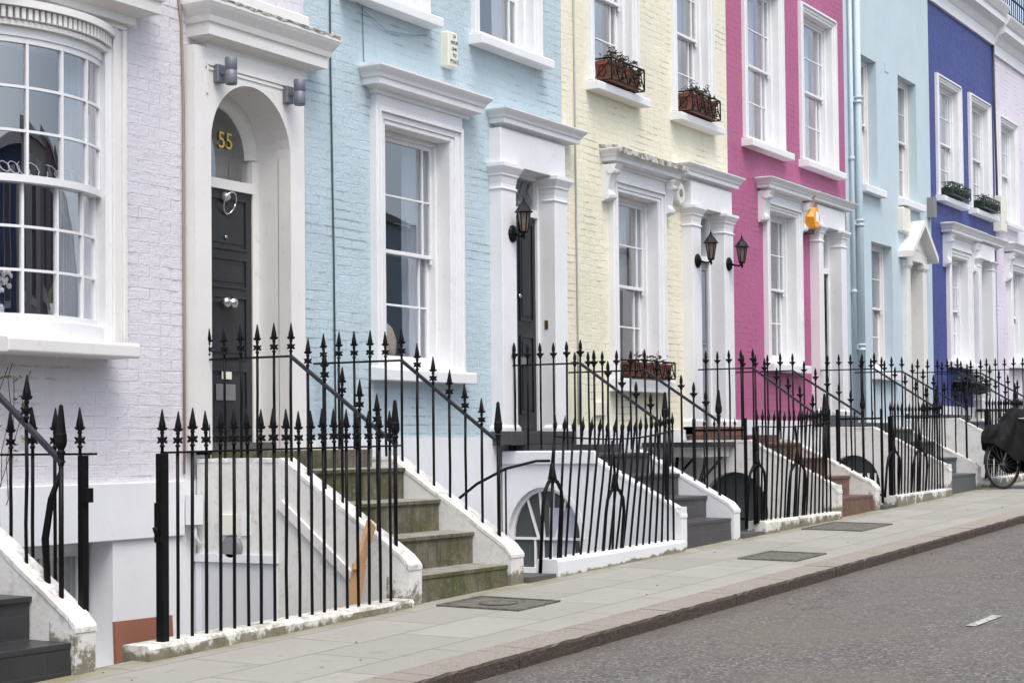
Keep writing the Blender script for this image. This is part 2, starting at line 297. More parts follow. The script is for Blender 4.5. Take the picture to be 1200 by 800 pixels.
# ------------------------------------------------------------------ mesh helper
class MB:
    def __init__(s): s.v = []; s.f = []; s.smooth = set()
    def quad(s, pts, sm=False):
        i = len(s.v); s.v += [tuple(p) for p in pts]
        if sm: s.smooth.add(len(s.f))
        s.f.append(tuple(range(i, i + len(pts))))
    def box(s, x0, x1, y0, y1, z0, z1, skip=''):
        if x0 > x1: x0, x1 = x1, x0
        if y0 > y1: y0, y1 = y1, y0
        if z0 > z1: z0, z1 = z1, z0
        i = len(s.v)
        s.v += [(x0, y0, z0), (x1, y0, z0), (x1, y1, z0), (x0, y1, z0), (x0, y0, z1), (x1, y0, z1), (x1, y1, z1), (x0, y1, z1)]
        for f in ((0, 3, 2, 1), (4, 5, 6, 7), (0, 1, 5, 4), (1, 2, 6, 5), (2, 3, 7, 6), (3, 0, 4, 7)): s.f.append(tuple(i + k for k in f))
    def hexa(s, b, t):     # four bottom points, four top points
        i = len(s.v); s.v += [tuple(p) for p in b] + [tuple(p) for p in t]
        for f in ((0, 3, 2, 1), (4, 5, 6, 7), (0, 1, 5, 4), (1, 2, 6, 5), (2, 3, 7, 6), (3, 0, 4, 7)): s.f.append(tuple(i + k for k in f))
    def prism_x(s, prof, x0, x1):     # prof: list of (y,z) polygon, extruded along x
        n = len(prof); i = len(s.v)
        s.v += [(x0, y, z) for y, z in prof] + [(x1, y, z) for y, z in prof]
        s.f.append(tuple(i + k for k in range(n))); s.f.append(tuple(i + n + k for k in reversed(range(n))))
        for k in range(n): s.f.append((i + k, i + n + k, i + n + (k + 1) % n, i + (k + 1) % n))
    def prism_y(s, prof, y0, y1):     # prof: (x,z)
        n = len(prof); i = len(s.v)
        s.v += [(x, y0, z) for x, z in prof] + [(x, y1, z) for x, z in prof]
        s.f.append(tuple(i + k for k in range(n))); s.f.append(tuple(i + n + k for k in reversed(range(n))))
        for k in range(n): s.f.append((i + k, i + n + k, i + n + (k + 1) % n, i + (k + 1) % n))
    def rings(s, rings, cap=True, sm=False):
        n = len(rings[0]); i = len(s.v)
        for r in rings: s.v += [tuple(p) for p in r]
        for a in range(len(rings) - 1):
            for k in range(n):
                if sm: s.smooth.add(len(s.f))
                s.f.append((i + a * n + k, i + a * n + (k + 1) % n, i + (a + 1) * n + (k + 1) % n, i + (a + 1) * n + k))
        if cap:
            s.f.append(tuple(i + k for k in reversed(range(n)))); e = i + (len(rings) - 1) * n
            s.f.append(tuple(e + k for k in range(n)))
    def cornice(s, x0, x1, yb, prof, back=.0):      # mitred moulding: prof = [(projection, z)...]
        rs = []
        for p, z in prof: rs.append([(x0 - p, yb + back, z), (x0 - p, yb - p, z), (x1 + p, yb - p, z), (x1 + p, yb + back, z)])
        s.rings(rs)
    def stack(s, x0, x1, y0, y1, prof):      # moulding on all four sides
        s.rings([[(x0 - p, y0 - p, z), (x1 + p, y0 - p, z), (x1 + p, y1 + p, z), (x0 - p, y1 + p, z)] for p, z in prof])
    def tube(s, pts, r, n=8, cap=True, sm=True):
        pts = [Vector(p) for p in pts]; rs = []
        rr = r if isinstance(r, (list, tuple)) else [r] * len(pts)
        up = None
        for k, p in enumerate(pts):
            a = pts[max(0, k - 1)]; b = pts[min(len(pts) - 1, k + 1)]; d = (b - a).normalized()
            if up is None:
                up = Vector((0, 0, 1)) if abs(d.z) < .9 else Vector((1, 0, 0))
            u = d.cross(up).normalized(); w = u.cross(d).normalized(); up = w
            rs.append([p + rr[k] * (math.cos(2 * math.pi * j / n + math.pi / n) * u + math.sin(2 * math.pi * j / n + math.pi / n) * w) for j in range(n)])
        s.rings(rs, cap, sm)
    def lathe(s, c, prof, n=10, axis=(0, 0, 1), sm=True):     # prof: (r, h)
        ax = Vector(axis).normalized(); c = Vector(c)
        u = ax.orthogonal().normalized() if abs(ax.z) < .99 else Vector((1, 0, 0)); w = ax.cross(u)
        s.rings([[c + ax * h + max(r, .0004) * (math.cos(2 * math.pi * j / n) * u + math.sin(2 * math.pi * j / n) * w) for j in range(n)] for r, h in prof], True, sm)
    def bar(s, a, b, w, t):     # flat bar from a to b, w in the vertical-ish sense, t thick
        a = Vector(a); b = Vector(b); d = (b - a).normalized(); up = Vector((0, 0, 1)) if abs(d.z) < .95 else Vector((0, 1, 0))
        u = d.cross(up).normalized() * t / 2; v = u.cross(d).normalized() * w / 2
        s.hexa([a - u - v, a + u - v, a + u + v, a - u + v], [b - u - v, b + u - v, b + u + v, b - u + v])
    def build(s, name, m, parent=None, base=None, bevel=0, seg=1):
        off = Vector((0, 0, 0)); r = parent
        while r is not None: off += r.location; r = r.parent
        if parent is None:
            if base is None:
                xs = [v[0] for v in s.v]; ys = [v[1] for v in s.v]; zs_ = [v[2] for v in s.v]
                base = ((min(xs) + max(xs)) / 2, (min(ys) + max(ys)) / 2, min(zs_))
            off = Vector(base)
        me = bpy.data.meshes.new(name)
        me.from_pydata([(x - off.x, y - off.y, z - off.z) for x, y, z in s.v], [], s.f)
        for k in s.smooth: me.polygons[k].use_smooth = True
        bm = bmesh.new(); bm.from_mesh(me); bmesh.ops.recalc_face_normals(bm, faces=bm.faces); bm.to_mesh(me); bm.free()
        me.materials.append(m)
        o = bpy.data.objects.new(name, me); COL.objects.link(o)
        if parent is not None: o.parent = parent
        else: o.location = off
        if bevel:
            b = o.modifiers.new('edge', 'BEVEL'); b.width = bevel; b.segments = seg; b.limit_method = 'ANGLE'; b.angle_limit = R(40)
        return o
def tag(o, label=None, cat=None, group=None, kind=None):
    if label: o['label'] = label
    if cat: o['category'] = cat
    if group: o['group'] = group
    if kind: o['kind'] = kind
    return o
def empty(name, loc, label, cat, group=None):
    o = bpy.data.objects.new(name, None); COL.objects.link(o); o.location = loc; o.empty_display_size = .2
    return tag(o, label, cat, group)

# ------------------------------------------------------------------ ground
def sheet(name, m, xs, ys, zf, kind='structure'):
    b = MB()
    nx, ny = len(xs), len(ys)
    for y in ys:
        for x in xs: b.v.append((x, y, zf(x, y)))
    for j in range(ny - 1):
        for i in range(nx - 1): b.f.append((j * nx + i, j * nx + i + 1, (j + 1) * nx + i + 1, (j + 1) * nx + i))
    return tag(b.build(name, m, base=(0, 0, 0)), kind=kind)
def road_z(x, y): return gz(x) - .03 - .075 + .05 * (1 - ((y - 2.0) / 3.1) ** 2) - .012 if y > -1.1 else gz(x) - .105
XS = [-60, -20, 0, 10, 20, 30, 40, 60, 120, 400]
sheet('road', M['asphalt'], XS, [-1.2, -.4, .4, 1.2, 2, 2.8, 3.6, 4.4, 5.05, 5.3], road_z)
sheet('pavement', M['paving'], XS, [5.385, 6.0, 6.955], lambda x, y: gz(x) - .03 * (6.9 - y) / 1.8)
kb = MB()
for x0 in [-20 + 1.07 * k for k in range(80)]:
    j = random.uniform(-.002, .002); x1 = x0 + 1.07
    zt = lambda x, y: gz(x) - .03 * (6.9 - y) / 1.8
    n = 14; ps = []
    for k in range(n + 1):
        x = x0 + .004 + (x1 - x0 - .008) * k / n
        w = random.uniform(-.007, .007)
        ps.append([(x, KB + .004 + w * .6, gz(x) - .25), (x, KB + j + w, gz(x) - .046 + w * .5), (x, KB + .012 + j + w, zt(x, 5.1) + .001 + random.uniform(-.003, .002)), (x, 5.385, zt(x, 5.385) + .002), (x, 5.385, gz(x) - .25)])
    kb.rings(ps)
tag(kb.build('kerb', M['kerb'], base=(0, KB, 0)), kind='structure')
# far side kerb and pavement (behind the camera)
kb = MB(); kb.hexa([(-60, -1.4, gz(-60) - .3), (60, -1.4, gz(60) - .3), (60, -1.1, gz(60) - .3), (-60, -1.1, gz(-60) - .3)], [(-60, -1.4, gz(-60) - .02), (60, -1.4, gz(60) - .02), (60, -1.1, gz(60) - .02), (-60, -1.1, gz(-60) - .02)])
tag(kb.build('opposite_kerb', M['kerb'], base=(0, -1.2, 0)), kind='structure')
sheet('opposite_pavement', M['paving'], XS, [-5.2, -3, -1.4], lambda x, y: gz(x) - .022)
# ground sheet to the horizon, a good way below the sunken front areas
sheet('ground', M['slate'], [-500, 0, 500], [-500, 0, 500], lambda x, y: gz(x) - 2.9 if abs(x) < 1 else -1.43 + .0285 * x - 2.9)
rm = MB()
for xa in (11.2, 17.6, 24.0, 3.6):
    rm.quad([(xa, 3.10, road_z(xa, 3.10) + .006), (xa + .58, 3.07, road_z(xa + .58, 3.07) + .006), (xa + .6, 3.145, road_z(xa + .6, 3.145) + .006), (xa + .02, 3.17, road_z(xa, 3.17) + .006)])
tag(rm.build('road_marking', M['roadpaint'], base=(11.5, 3.1, gz(11.5))), kind='structure')
def cover(x0, x1, y0, y1, label, ring=False):
    b = MB(); z = lambda x, y: gz(x) - .03 * (6.9 - y) / 1.8 + .006
    b.hexa([(x0, y0, z(x0, y0) - .02), (x1, y0, z(x1, y0) - .02), (x1, y1, z(x1, y1) - .02), (x0, y1, z(x0, y1) - .02)], [(x0, y0, z(x0, y0)), (x1, y0, z(x1, y0)), (x1, y1, z(x1, y1)), (x0, y1, z(x0, y1))])
    r = empty('manhole_cover', ((x0 + x1) / 2, (y0 + y1) / 2, z(x0, y0)), label, 'manhole cover', 'cellar covers set in the pavement')
    b.build('cover_plate', M['cover'], r)
    b = MB(); q_ = .035
    for (xa, xb, ya, yb) in ((x0, x1, y0, y0 + q_), (x0, x1, y1 - q_, y1), (x0, x0 + q_, y0 + q_, y1 - q_), (x1 - q_, x1, y0 + q_, y1 - q_)):
        b.hexa([(xa, ya, z(xa, ya) + .001), (xb, ya, z(xb, ya) + .001), (xb, yb, z(xb, yb) + .001), (xa, yb, z(xa, yb) + .001)], [(xa, ya, z(xa, ya) + .007), (xb, ya, z(xb, ya) + .007), (xb, yb, z(xb, yb) + .007), (xa, yb, z(xa, yb) + .007)])
    b.build('cover_frame', M['cover'], r)
    b = MB(); cx, cy = (x0 + x1) / 2, (y0 + y1) / 2
    b.tube([(cx + .15 * math.cos(a), cy + .13 * math.sin(a), z(cx, cy) + .001) for a in [k * math.pi / 8 for k in range(17)]], .006, 5)
    if ring: b.build('lid_ring', M['slate'], r)
cover(10.55, 11.15, 6.05, 6.72, 'dark stone coal-hole cover beside the mossy concrete steps', True)
cover(14.5, 15.25, 5.55, 6.1, 'grey cover in the pavement in front of the steps of the light blue house')
cover(17.7, 18.7, 6.05, 6.72, 'grey pavement cover in front of the railings of the cream house')

b = MB()
for k in range(170):
    if k % 3: x = random.uniform(7, 26); y = KB - abs(random.gauss(0, .07)) - .02; z = road_z(x, y) + .003
    else: x = random.uniform(7, 26); y = random.choice((6.82 - abs(random.gauss(0, .04)), random.uniform(5.4, 6.8))); z = gz(x) - .03 * (6.9 - y) / 1.8 + .004
    a = random.uniform(0, 6.28); q = random.uniform(.006, .018); u = Vector((math.cos(a), math.sin(a), random.uniform(0, .3))) * q; v = Vector((-math.sin(a), math.cos(a), random.uniform(0, .3))) * q * .55; p_ = Vector((x, y, z))
    b.quad([p_ - u, p_ - v, p_ + u, p_ + v])
tag(b.build('leaf_litter', M['stem'], base=(14, 5.5, gz(14))), kind='stuff')
# ------------------------------------------------------------------ walls
def wall(x0, x1, z0, z1, holes, y0=D, y1=D + .32, mb=None):
    """front skin with rectangular holes, with its reveals"""
    b = mb or MB()
    xs = sorted({x0, x1, *[h[0] for h in holes], *[h[1] for h in holes]}); zs = sorted({z0, z1, *[h[2] for h in holes], *[h[3] for h in holes]})
    def inside(x, z): return any(h[0] < x < h[1] and h[2] < z < h[3] for h in holes)
    for i in range(len(xs) - 1):
        j = 0
        while j < len(zs) - 1:
            if inside((xs[i] + xs[i + 1]) / 2, (zs[j] + zs[j + 1]) / 2): j += 1; continue
            k = j
            while k < len(zs) - 1 and not inside((xs[i] + xs[i + 1]) / 2, (zs[k] + zs[k + 1]) / 2): k += 1
            b.quad([(xs[i], y0, zs[j]), (xs[i + 1], y0, zs[j]), (xs[i + 1], y0, zs[k]), (xs[i], y0, zs[k])])
            b.quad([(xs[i], y1, zs[j]), (xs[i], y1, zs[k]), (xs[i + 1], y1, zs[k]), (xs[i + 1], y1, zs[j])])
            j = k
    for h in holes:
        a, c, d, e = h
        b.quad([(a, y0, d), (a, y1, d), (a, y1, e), (a, y0, e)]); b.quad([(c, y0, d), (c, y0, e), (c, y1, e), (c, y1, d)])
        b.quad([(a, y0, e), (a, y1, e), (c, y1, e), (c, y0, e)]); b.quad([(a, y0, d), (c, y0, d), (c, y1, d), (a, y1, d)])
    for x in (x0, x1): b.quad([(x, y0, z0), (x, y1, z0), (x, y1, z1), (x, y0, z1)])
    b.quad([(x0, y0, z1), (x1, y0, z1), (x1, y1, z1), (x0, y1, z1)]); b.quad([(x0, y0, z0), (x0, y1, z0), (x1, y1, z0), (x1, y0, z0)])
    return b

def sash_window(house, x0, x1, z0, z1, yf, frame='white', margin=.13, cols=None, rows=2, bw=.045, curtain=None, lean=0, meet=.5):
    """two sliding sashes in a box frame; yf = outer face of the box frame.  window > sash, pane, curtain"""
    fm = M[frame]
    w = MB()
    w.box(x0, x0 + bw, yf, yf + .14, z0, z1); w.box(x1 - bw, x1, yf, yf + .14, z0, z1)
    w.box(x0 + bw, x1 - bw, yf, yf + .14, z1 - bw, z1)
    w.prism_x([(yf - .02, z0), (yf - .02, z0 + .035), (yf + .14, z0 + .06), (yf + .14, z0)], x0 + bw + .001, x1 - bw - .001)
    win = w.build('window', fm, house, bevel=.004)
    a, c, d, e = x0 + bw, x1 - bw, z0 + .05, z1 - bw
    zm = d + (e - d) * meet
    g = MB()
    for (ys, lo, hi, bot, top) in ((yf + .03, zm - .02, e, .035, .04), (yf + .075, d, zm + .02, .075, .035)):
        s = MB(); t = .035; st = .038
        s.box(a, a + st, ys, ys + t, lo, hi); s.box(c - st, c, ys, ys + t, lo, hi)
        s.box(a + st, c - st, ys, ys + t, hi - top, hi); s.box(a + st, c - st, ys, ys + t, lo, lo + bot)
        gl, gh = lo + bot, hi - top; bt = .018
        vs = [a + st + margin, c - st - margin] if not cols else [a + st + (c - a - 2 * st) * k / cols for k in range(1, cols)]
        for v in vs: s.box(v - bt / 2, v + bt / 2, ys + .004, ys + t - .006, gl, gh)
        for k in range(1, rows):
            zz = gl + (gh - gl) * k / rows
            edges = [a + st] + [q for v in vs for q in (v - bt / 2, v + bt / 2)] + [c - st]
            for q in range(0, len(edges), 2): s.box(edges[q], edges[q + 1], ys + .006, ys + t - .008, zz - bt / 2, zz + bt / 2)
        # horns
        if lo > d + .1:
            for hx in (a + .004, c - st + .004): s.prism_x([(ys + .003, lo), (ys + .003, lo - .05), (ys + .02, lo - .05), (ys + t - .003, lo)], hx, hx + .028)
        s.build('sash', fm, win, bevel=.003)
        g.quad([(a + st - .005, ys + .02, gl - .005), (c - st + .005, ys + .02, gl - .005), (c - st + .005, ys + .02, gh + .005), (a + st - .005, ys + .02, gh + .005)])
    g.build('pane', M['glass'], win)
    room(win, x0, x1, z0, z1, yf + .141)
    if curtain: curtains(win, a, c, d, e, yf + .26, *curtain)
    return win
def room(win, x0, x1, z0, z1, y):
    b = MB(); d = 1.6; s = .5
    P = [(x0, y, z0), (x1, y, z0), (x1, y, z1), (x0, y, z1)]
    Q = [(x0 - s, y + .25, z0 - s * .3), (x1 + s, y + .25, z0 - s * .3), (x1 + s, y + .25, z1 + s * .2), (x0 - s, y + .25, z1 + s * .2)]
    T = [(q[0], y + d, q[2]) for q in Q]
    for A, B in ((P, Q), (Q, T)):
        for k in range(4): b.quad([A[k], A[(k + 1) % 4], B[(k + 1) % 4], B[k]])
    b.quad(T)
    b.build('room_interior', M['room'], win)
def drape(b, x0, x1, z0, z1, y, amp=.025, folds=9, tie=0):
    n = folds * 6; rows = 10; i = len(b.v)
    for r in range(rows + 1):
        f = r / rows; z = z1 + (z0 - z1) * f
        for k in range(n + 1):
            u = k / n
            pinch = tie * math.sin(f * math.pi) ** 2
            x = x0 + (x1 - x0) * u * (1 - pinch)
            b.v.append((x, y + amp * math.sin(u * folds * 2 * math.pi + .5 * math.sin(3 * f)) * (.7 + .3 * math.sin(u * 17)), z))
    for r in range(rows):
        for k in range(n):
            b.smooth.add(len(b.f)); b.f.append((i + r * (n + 1) + k, i + r * (n + 1) + k + 1, i + (r + 1) * (n + 1) + k + 1, i + (r + 1) * (n + 1) + k))
def curtains(win, a, c, z0, z1, y, kind, *args):
    b = MB()
    if kind == 'net': drape(b, a - .02, c + .02, z0, z1, y, .012, 12); m = M['curtain']
    elif kind == 'right': drape(b, c - args[0], c + .15, z0 - .05, z1, y, .03, 5, -.12); m = M['curtain']
    elif kind == 'both':
        drape(b, a - .15, a + args[0], z0, z1, y, .03, 4); drape(b, c - args[0], c + .15, z0, z1, y, .03, 4); m = M['curtain']
    elif kind == 'half': drape(b, a - .02, c + .02, (z0 + z1) / 2, z1, y, .012, 12); m = M['curtain']
    elif kind == 'pale': drape(b, c - args[0], c + .1, z0 - .05, z1, y - .06, .035, 4); m = M['palecurtain']
    elif kind == 'grey': drape(b, c - args[0], c + .1, z0, z1, y, .03, 5); m = M['blind']
    b.build('curtain', m, win)

def architrave(win, x0, x1, z0, z1, ox0, ox1, oz1, y=D, proj=.06, depth=.12, m='white', bottom=None):
    """moulded surround + lining of the reveal; opening x0..x1, z0..z1; outer edge ox0..ox1, up to oz1"""
    b = MB(); zb = z0 if bottom is None else bottom
    for (l, r, t, p) in ((ox0, ox1, oz1, proj), (ox0 + .045, ox1 - .045, oz1 - .045, proj + .018), ((ox0 + x0) / 2 + .02, (ox1 + x1) / 2 - .02, (oz1 + z1) / 2 - .02, proj - .012)):
        pass
    steps = [(0, .25, proj), (.25, .34, proj + .02), (.34, .72, proj - .008), (.72, 1.0, proj - .022)]
    for (u0, u1, p) in steps:
        L0 = ox0 + (x0 - ox0) * u0; L1 = ox0 + (x0 - ox0) * u1; R0 = ox1 + (x1 - ox1) * u0; R1 = ox1 + (x1 - ox1) * u1
        T0 = oz1 + (z1 - oz1) * u0; T1 = oz1 + (z1 - oz1) * u1
        yy = y - p
        # three pieces mitred
        b.hexa([(L0, yy, zb), (L1, yy, zb), (L1, y + .02, zb), (L0, y + .02, zb)], [(L0, yy, T0), (L1, yy, T1), (L1, y + .02, T1), (L0, y + .02, T0)])
        b.hexa([(R1, yy, zb), (R0, yy, zb), (R0, y + .02, zb), (R1, y + .02, zb)], [(R1, yy, T1), (R0, yy, T0), (R0, y + .02, T0), (R1, y + .02, T1)])
        b.hexa([(L1, yy, T1), (R1, yy, T1), (R1, y + .02, T1), (L1, y + .02, T1)], [(L0, yy, T0), (R0, yy, T0), (R0, y + .02, T0), (L0, y + .02, T0)])
    # lining
    t = .006; yy = y - proj + .03
    b.box(x0 - .004, x0 + t, yy, y + depth, z0, z1); b.box(x1 - t, x1 + .004, yy, y + depth, z0, z1); b.box(x0 + t, x1 - t, yy, y + depth, z1 - t, z1 + .004)
    return b.build('architrave', M[m], win, bevel=.005, seg=2)
def sill(win, x0, x1, z0, z1, proj=.16, y=D, m='white', depth=.10, back=None):
    b = MB()
    b.prism_x([(y - proj, z0), (y - proj, z1 - .02), (y - proj + .012, z1 - .008), (y + depth, z1 + .02), (y + depth, z0), ], x0, x1)
    return b.build('sill', M[m], win, bevel=.006, seg=2)
def console(win, x0, x1, ztop, zbot, y=D, m='white', p=.17):
    h = ztop - zbot; pr = []
    for k in range(17):
        t = k / 16
        yy = p * (1 - t) ** .8 * (1 - .35 * math.sin(t * math.pi)) + .05 * math.sin(max(0, (t - .72) / .28) * math.pi)
        pr.append((y - .03 - yy, ztop - h * t))
    pr += [(y + .01, zbot), (y + .01, ztop)]
    b = MB(); b.prism_x(pr, x0, x1)
    b.lathe((x0 - .012, y - .12, ztop - h * .16), [(.045, 0), (.045, x1 - x0 + .024)], 12, (1, 0, 0))
    b.lathe((x0 - .012, y - .075, zbot + h * .12), [(.032, 0), (.032, x1 - x0 + .024)], 12, (1, 0, 0))
    return b.build('console_bracket', M[m], win)
CYMA = lambda z0, z1, p: [(.01, z0), (p * .32, z0 + .0), (p * .32, z0 + (z1 - z0) * .16), (p * .45, z0 + (z1 - z0) * .22), (p * .72, z0 + (z1 - z0) * .26), (p * .72, z0 + (z1 - z0) * .50), (p * .78, z0 + (z1 - z0) * .52), (p * .82, z0 + (z1 - z0) * .64), (p * .95, z0 + (z1 - z0) * .80), (p, z0 + (z1 - z0) * .88), (p, z1 - .012), (p * .3, z1 + .02)]
def cornice(par, x0, x1, z0, z1, p, y=D, m='white', lead=None, name='cornice', lead_drop=.018):
    b = MB(); b.cornice(x0 + p, x1 - p, y, CYMA(z0, z1, p), back=.01)
    o = b.build(name, M[m], par)
    if lead:
        b = MB(); n = 26; P = []
        for k in range(n + 1):
            x = x0 + .01 + (x1 - x0 - .02) * k / n; e = random.uniform(-.006, .01); h = random.uniform(.012, .026)
            P.append([(x, y - p - .004, z1 - lead_drop + random.uniform(-.012, .004)), (x, y - p - .006 - e * .3, z1 - .004), (x, y - p * .9, z1 + h * .7), (x, y - .0, z1 + .028 + h * .5), (x, y, z1 - .016)])
        b.rings(P); b.build('weathered_capping', M[lead], o)
    return o

GLYPH = {  # simple stroke letters on a 2x4 grid
}
def text_obj(name, body, size, loc, m, parent, rot=(R(90), 0, 0), ext=.002):
    cu = bpy.data.curves.new(name, 'FONT'); cu.body = body; cu.size = size; cu.extrude = ext; cu.align_x = 'CENTER'; cu.align_y = 'CENTER'
    o = bpy.data.objects.new(name, cu); COL.objects.link(o)
    dg = bpy.context.evaluated_depsgraph_get(); me = bpy.data.meshes.new_from_object(o.evaluated_get(dg))
    bpy.data.objects.remove(o); o = bpy.data.objects.new(name, me); COL.objects.link(o)
    me.materials.clear(); me.materials.append(m)
    off = Vector(loc)
    if parent is not None:
        r = parent
        while r is not None: off -= r.location; r = r.parent
        o.parent = parent
    o.location = off; o.rotation_euler = rot
    return o

def roof_cornice(h, x0, x1, zb, zt):
    b = MB(); prof = [(0, zb), (.05, zb), (.05, zb + .20), (.07, zb + .22), (.12, zb + .34), (.26, zb + .40), (.26, zb + .52), (.29, zb + .54), (.36, zb + .66), (.37, zb + .70), (.1, zb + .74), (.1, zt), (-.2, zt)]
    b.prism_x([(D - p, z) for p, z in prof] + [(D + .2, zb)], x0, x1)
    return b.build('roof_cornice', M['white'], h)
# ------------------------------------------------------------------ house shell
TOP = 8.3
def shell(name, x0, x1, wallm, holes, label, plinth_z, plinth_m='render', top=TOP, holes_low=(), zb=None, group='painted terraced houses'):
    zb = gz((x0 + x1) / 2) - 1.2 if zb is None else zb
    h = empty(name, ((x0 + x1) / 2, D + 3, zb), label, 'house', group)
    wall(x0, x1, plinth_z, top, holes).build('front_wall', M[wallm], h)
    b = wall(x0, x1, zb, plinth_z, holes_low, D - .03, D + .32); b.build('basement_wall', M[plinth_m], h)
    b = MB(); b.quad([(x0 + .01, D + .32, zb), (x0 + .01, D + 8, zb), (x0 + .01, D + 8, top), (x0 + .01, D + .32, top)]); b.quad([(x1 - .01, D + .32, zb), (x1 - .01, D + 8, zb), (x1 - .01, D + 8, top), (x1 - .01, D + .32, top)])
    b.quad([(x0 + .01, D + 8, zb), (x1 - .01, D + 8, zb), (x1 - .01, D + 8, top), (x0 + .01, D + 8, top)])
    b.build('rear_wall', M['render_dirty'], h)
    b = MB(); b.box(x0 + .012, x1 - .012, D + .33, D + 7.98, top - .5, top - .35); b.build('roof', M['roof'], h)
    return h

def door_leaf(house, x0, x1, z0, z1, y, m, panels, name='door'):
    b = MB(); b.box(x0, x1, y, y + .05, z0, z1)
    for (a, c, d, e) in panels:      # raised mouldings round recessed panels
        w = .02
        for q in ((a, c, d, d + w), (a, c, e - w, e)): b.box(q[0], q[1], y - .014, y - .0005, q[2], q[3])
        for q in ((a, a + w), (c - w, c)): b.box(q[0], q[1], y - .014, y - .0005, d + w, e - w)
        b.box(a + .05, c - .05, y - .008, y - .0005, d + .05, e - .05)
    return b.build(name, M[m], house, bevel=.004)

def pilaster_doorcase(house, L0, L1, R0, R1, zfoot, zcap0, zcap1, zfr, zc1, cx0, cx1, py=.14, m='white', p=.24, depth=.18):
    """two square pilasters with capitals, plain frieze, cornice"""
    dc = MB(); yf = D - py
    for a, c in ((L0, L1), (R0, R1)):
        dc.box(a, c, yf, D + depth, zfoot, zcap0 + .001)
        dc.stack(a, c, yf, D - .0 + .0, [(0, zcap0 - .07), (.012, zcap0 - .065), (.012, zcap0 - .045), (0, zcap0 - .04)])
        dc.stack(a - .012, c + .012, yf - .0, D - .002, [(-.012, zfoot), (.018, zfoot + .001), (.018, zfoot + .16), (.0, zfoot + .19)])
    doorcase = dc.build('doorcase', M[m], house, bevel=.005)
    for a, c in ((L0, L1), (R0, R1)):
        cp = MB(); h = zcap1 - zcap0
        cp.stack(a, c, yf, D + depth - .06, [(0, zcap0), (.008, zcap0 + h * .3), (.022, zcap0 + h * .4), (.022, zcap0 + h * .48), (.05, zcap0 + h * .75), (.058, zcap0 + h * .82), (.058, zcap1)])
        cp.build('capital', M[m], doorcase)
    fr = MB(); fr.box(L0 - .0, R1 + .0, yf + .012, D + depth, zcap1 + .001, zfr); fr.build('frieze', M[m], doorcase, bevel=.004)
    cornice(doorcase, cx0, cx1, zfr - .002, zc1, p, D, m)
    return doorcase
def door_frame(house, x0, x1, z0, zt, ztop, y, m='white', glass=True, t=.05):
    """frame, transom bar at zt and a light above to ztop"""
    b = MB(); b.box(x0, x0 + t, y - .02, y + .08, z0, ztop); b.box(x1 - t, x1, y - .02, y + .08, z0, ztop)
    b.box(x0 + t, x1 - t, y - .02, y + .08, ztop - t, ztop); b.box(x0 + t, x1 - t, y - .03, y + .08, zt, zt + .08)
    o = b.build('door_frame', M[m], house, bevel=.004)
    b = MB(); b.quad([(x0 + t, y + .03, zt + .08), (x1 - t, y + .03, zt + .08), (x1 - t, y + .03, ztop - t), (x0 + t, y + .03, ztop - t)])
    b.build('transom_light', M['glass'], o)
    room(o, x0, x1, z0 + 1.2, ztop, y + .085)
    return o
def basic_upper(house, ox0, ox1, zs0, ztop, m='white', **k):
    """upper floor sash with moulded surround; zs0 = underside of sill, ztop = outer top"""
    w = .125; x0, x1 = ox0 + w, ox1 - w; z0 = zs0 + .12; z1 = ztop - w
    win = sash_window(house, x0, x1, z0, z1, D + .08, **k)
    architrave(win, x0, x1, z0, z1, ox0, ox1, ztop, proj=.05, m=m, bottom=z0)
    sill(win, ox0 - .05, ox1 + .05, zs0, zs0 + .10, m=m)
    return win, (x0, x1, z0, z1)
UW = lambda o0, o1, zs0, zt: (o0 + .125, o1 - .125, zs0 + .12, zt - .125)

# =========================================================== lilac house, number 55
BX0, BX1 = 8.40, 9.50
H1 = shell('terraced_house', 7.35, 11.9, 'lilac', [(BX0 - .02, BX1 + .02, .74, 2.80), (10.5, 11.62, -.06, 2.88), UW(8.3, 9.6, 4.3, 6.4), UW(10.5, 11.7, 4.3, 6.4)],
           'lilac painted brick house with a bow window and the arched door numbered 55', -.25, holes_low=((8.3, 9.55, -1.65, -.66),))
# bow window
cxb, syb = 8.95, 8.86; RR = 1.025; CA = 32.5
def bow(a, r=0.0, y_off=0.0): return (cxb + (RR + r) * math.sin(a), syb + RR * math.cos(R(CA)) - (RR + r) * math.cos(a) + y_off)
def bow_band(b, z0, z1, r0, r1, a0=-CA, a1=CA, n=16, yo=0):
    rs = []
    for k in range(n + 1):
        a = R(a0 + (a1 - a0) * k / n); xi, yi = bow(a, r0, yo); xo, yo_ = bow(a, r1, yo)
        rs.append([(xi, yi, z0), (xo, yo_, z0), (xo, yo_, z1), (xi, yi, z1)])
    b.rings(rs)
b = MB()
yf_ = D - .06
b.box(BX1 - .01, BX1 + .055, D - .03, D + .12, .74, 2.90); b.box(BX0 - .055, BX0 + .01, D - .03, D + .12, .74, 2.90)
bow_band(b, 2.765, 2.83, -.06, .012); bow_band(b, .745, .86, -.06, .014)
bowwin = b.build('bow_window', M['white'], H1, bevel=.003)
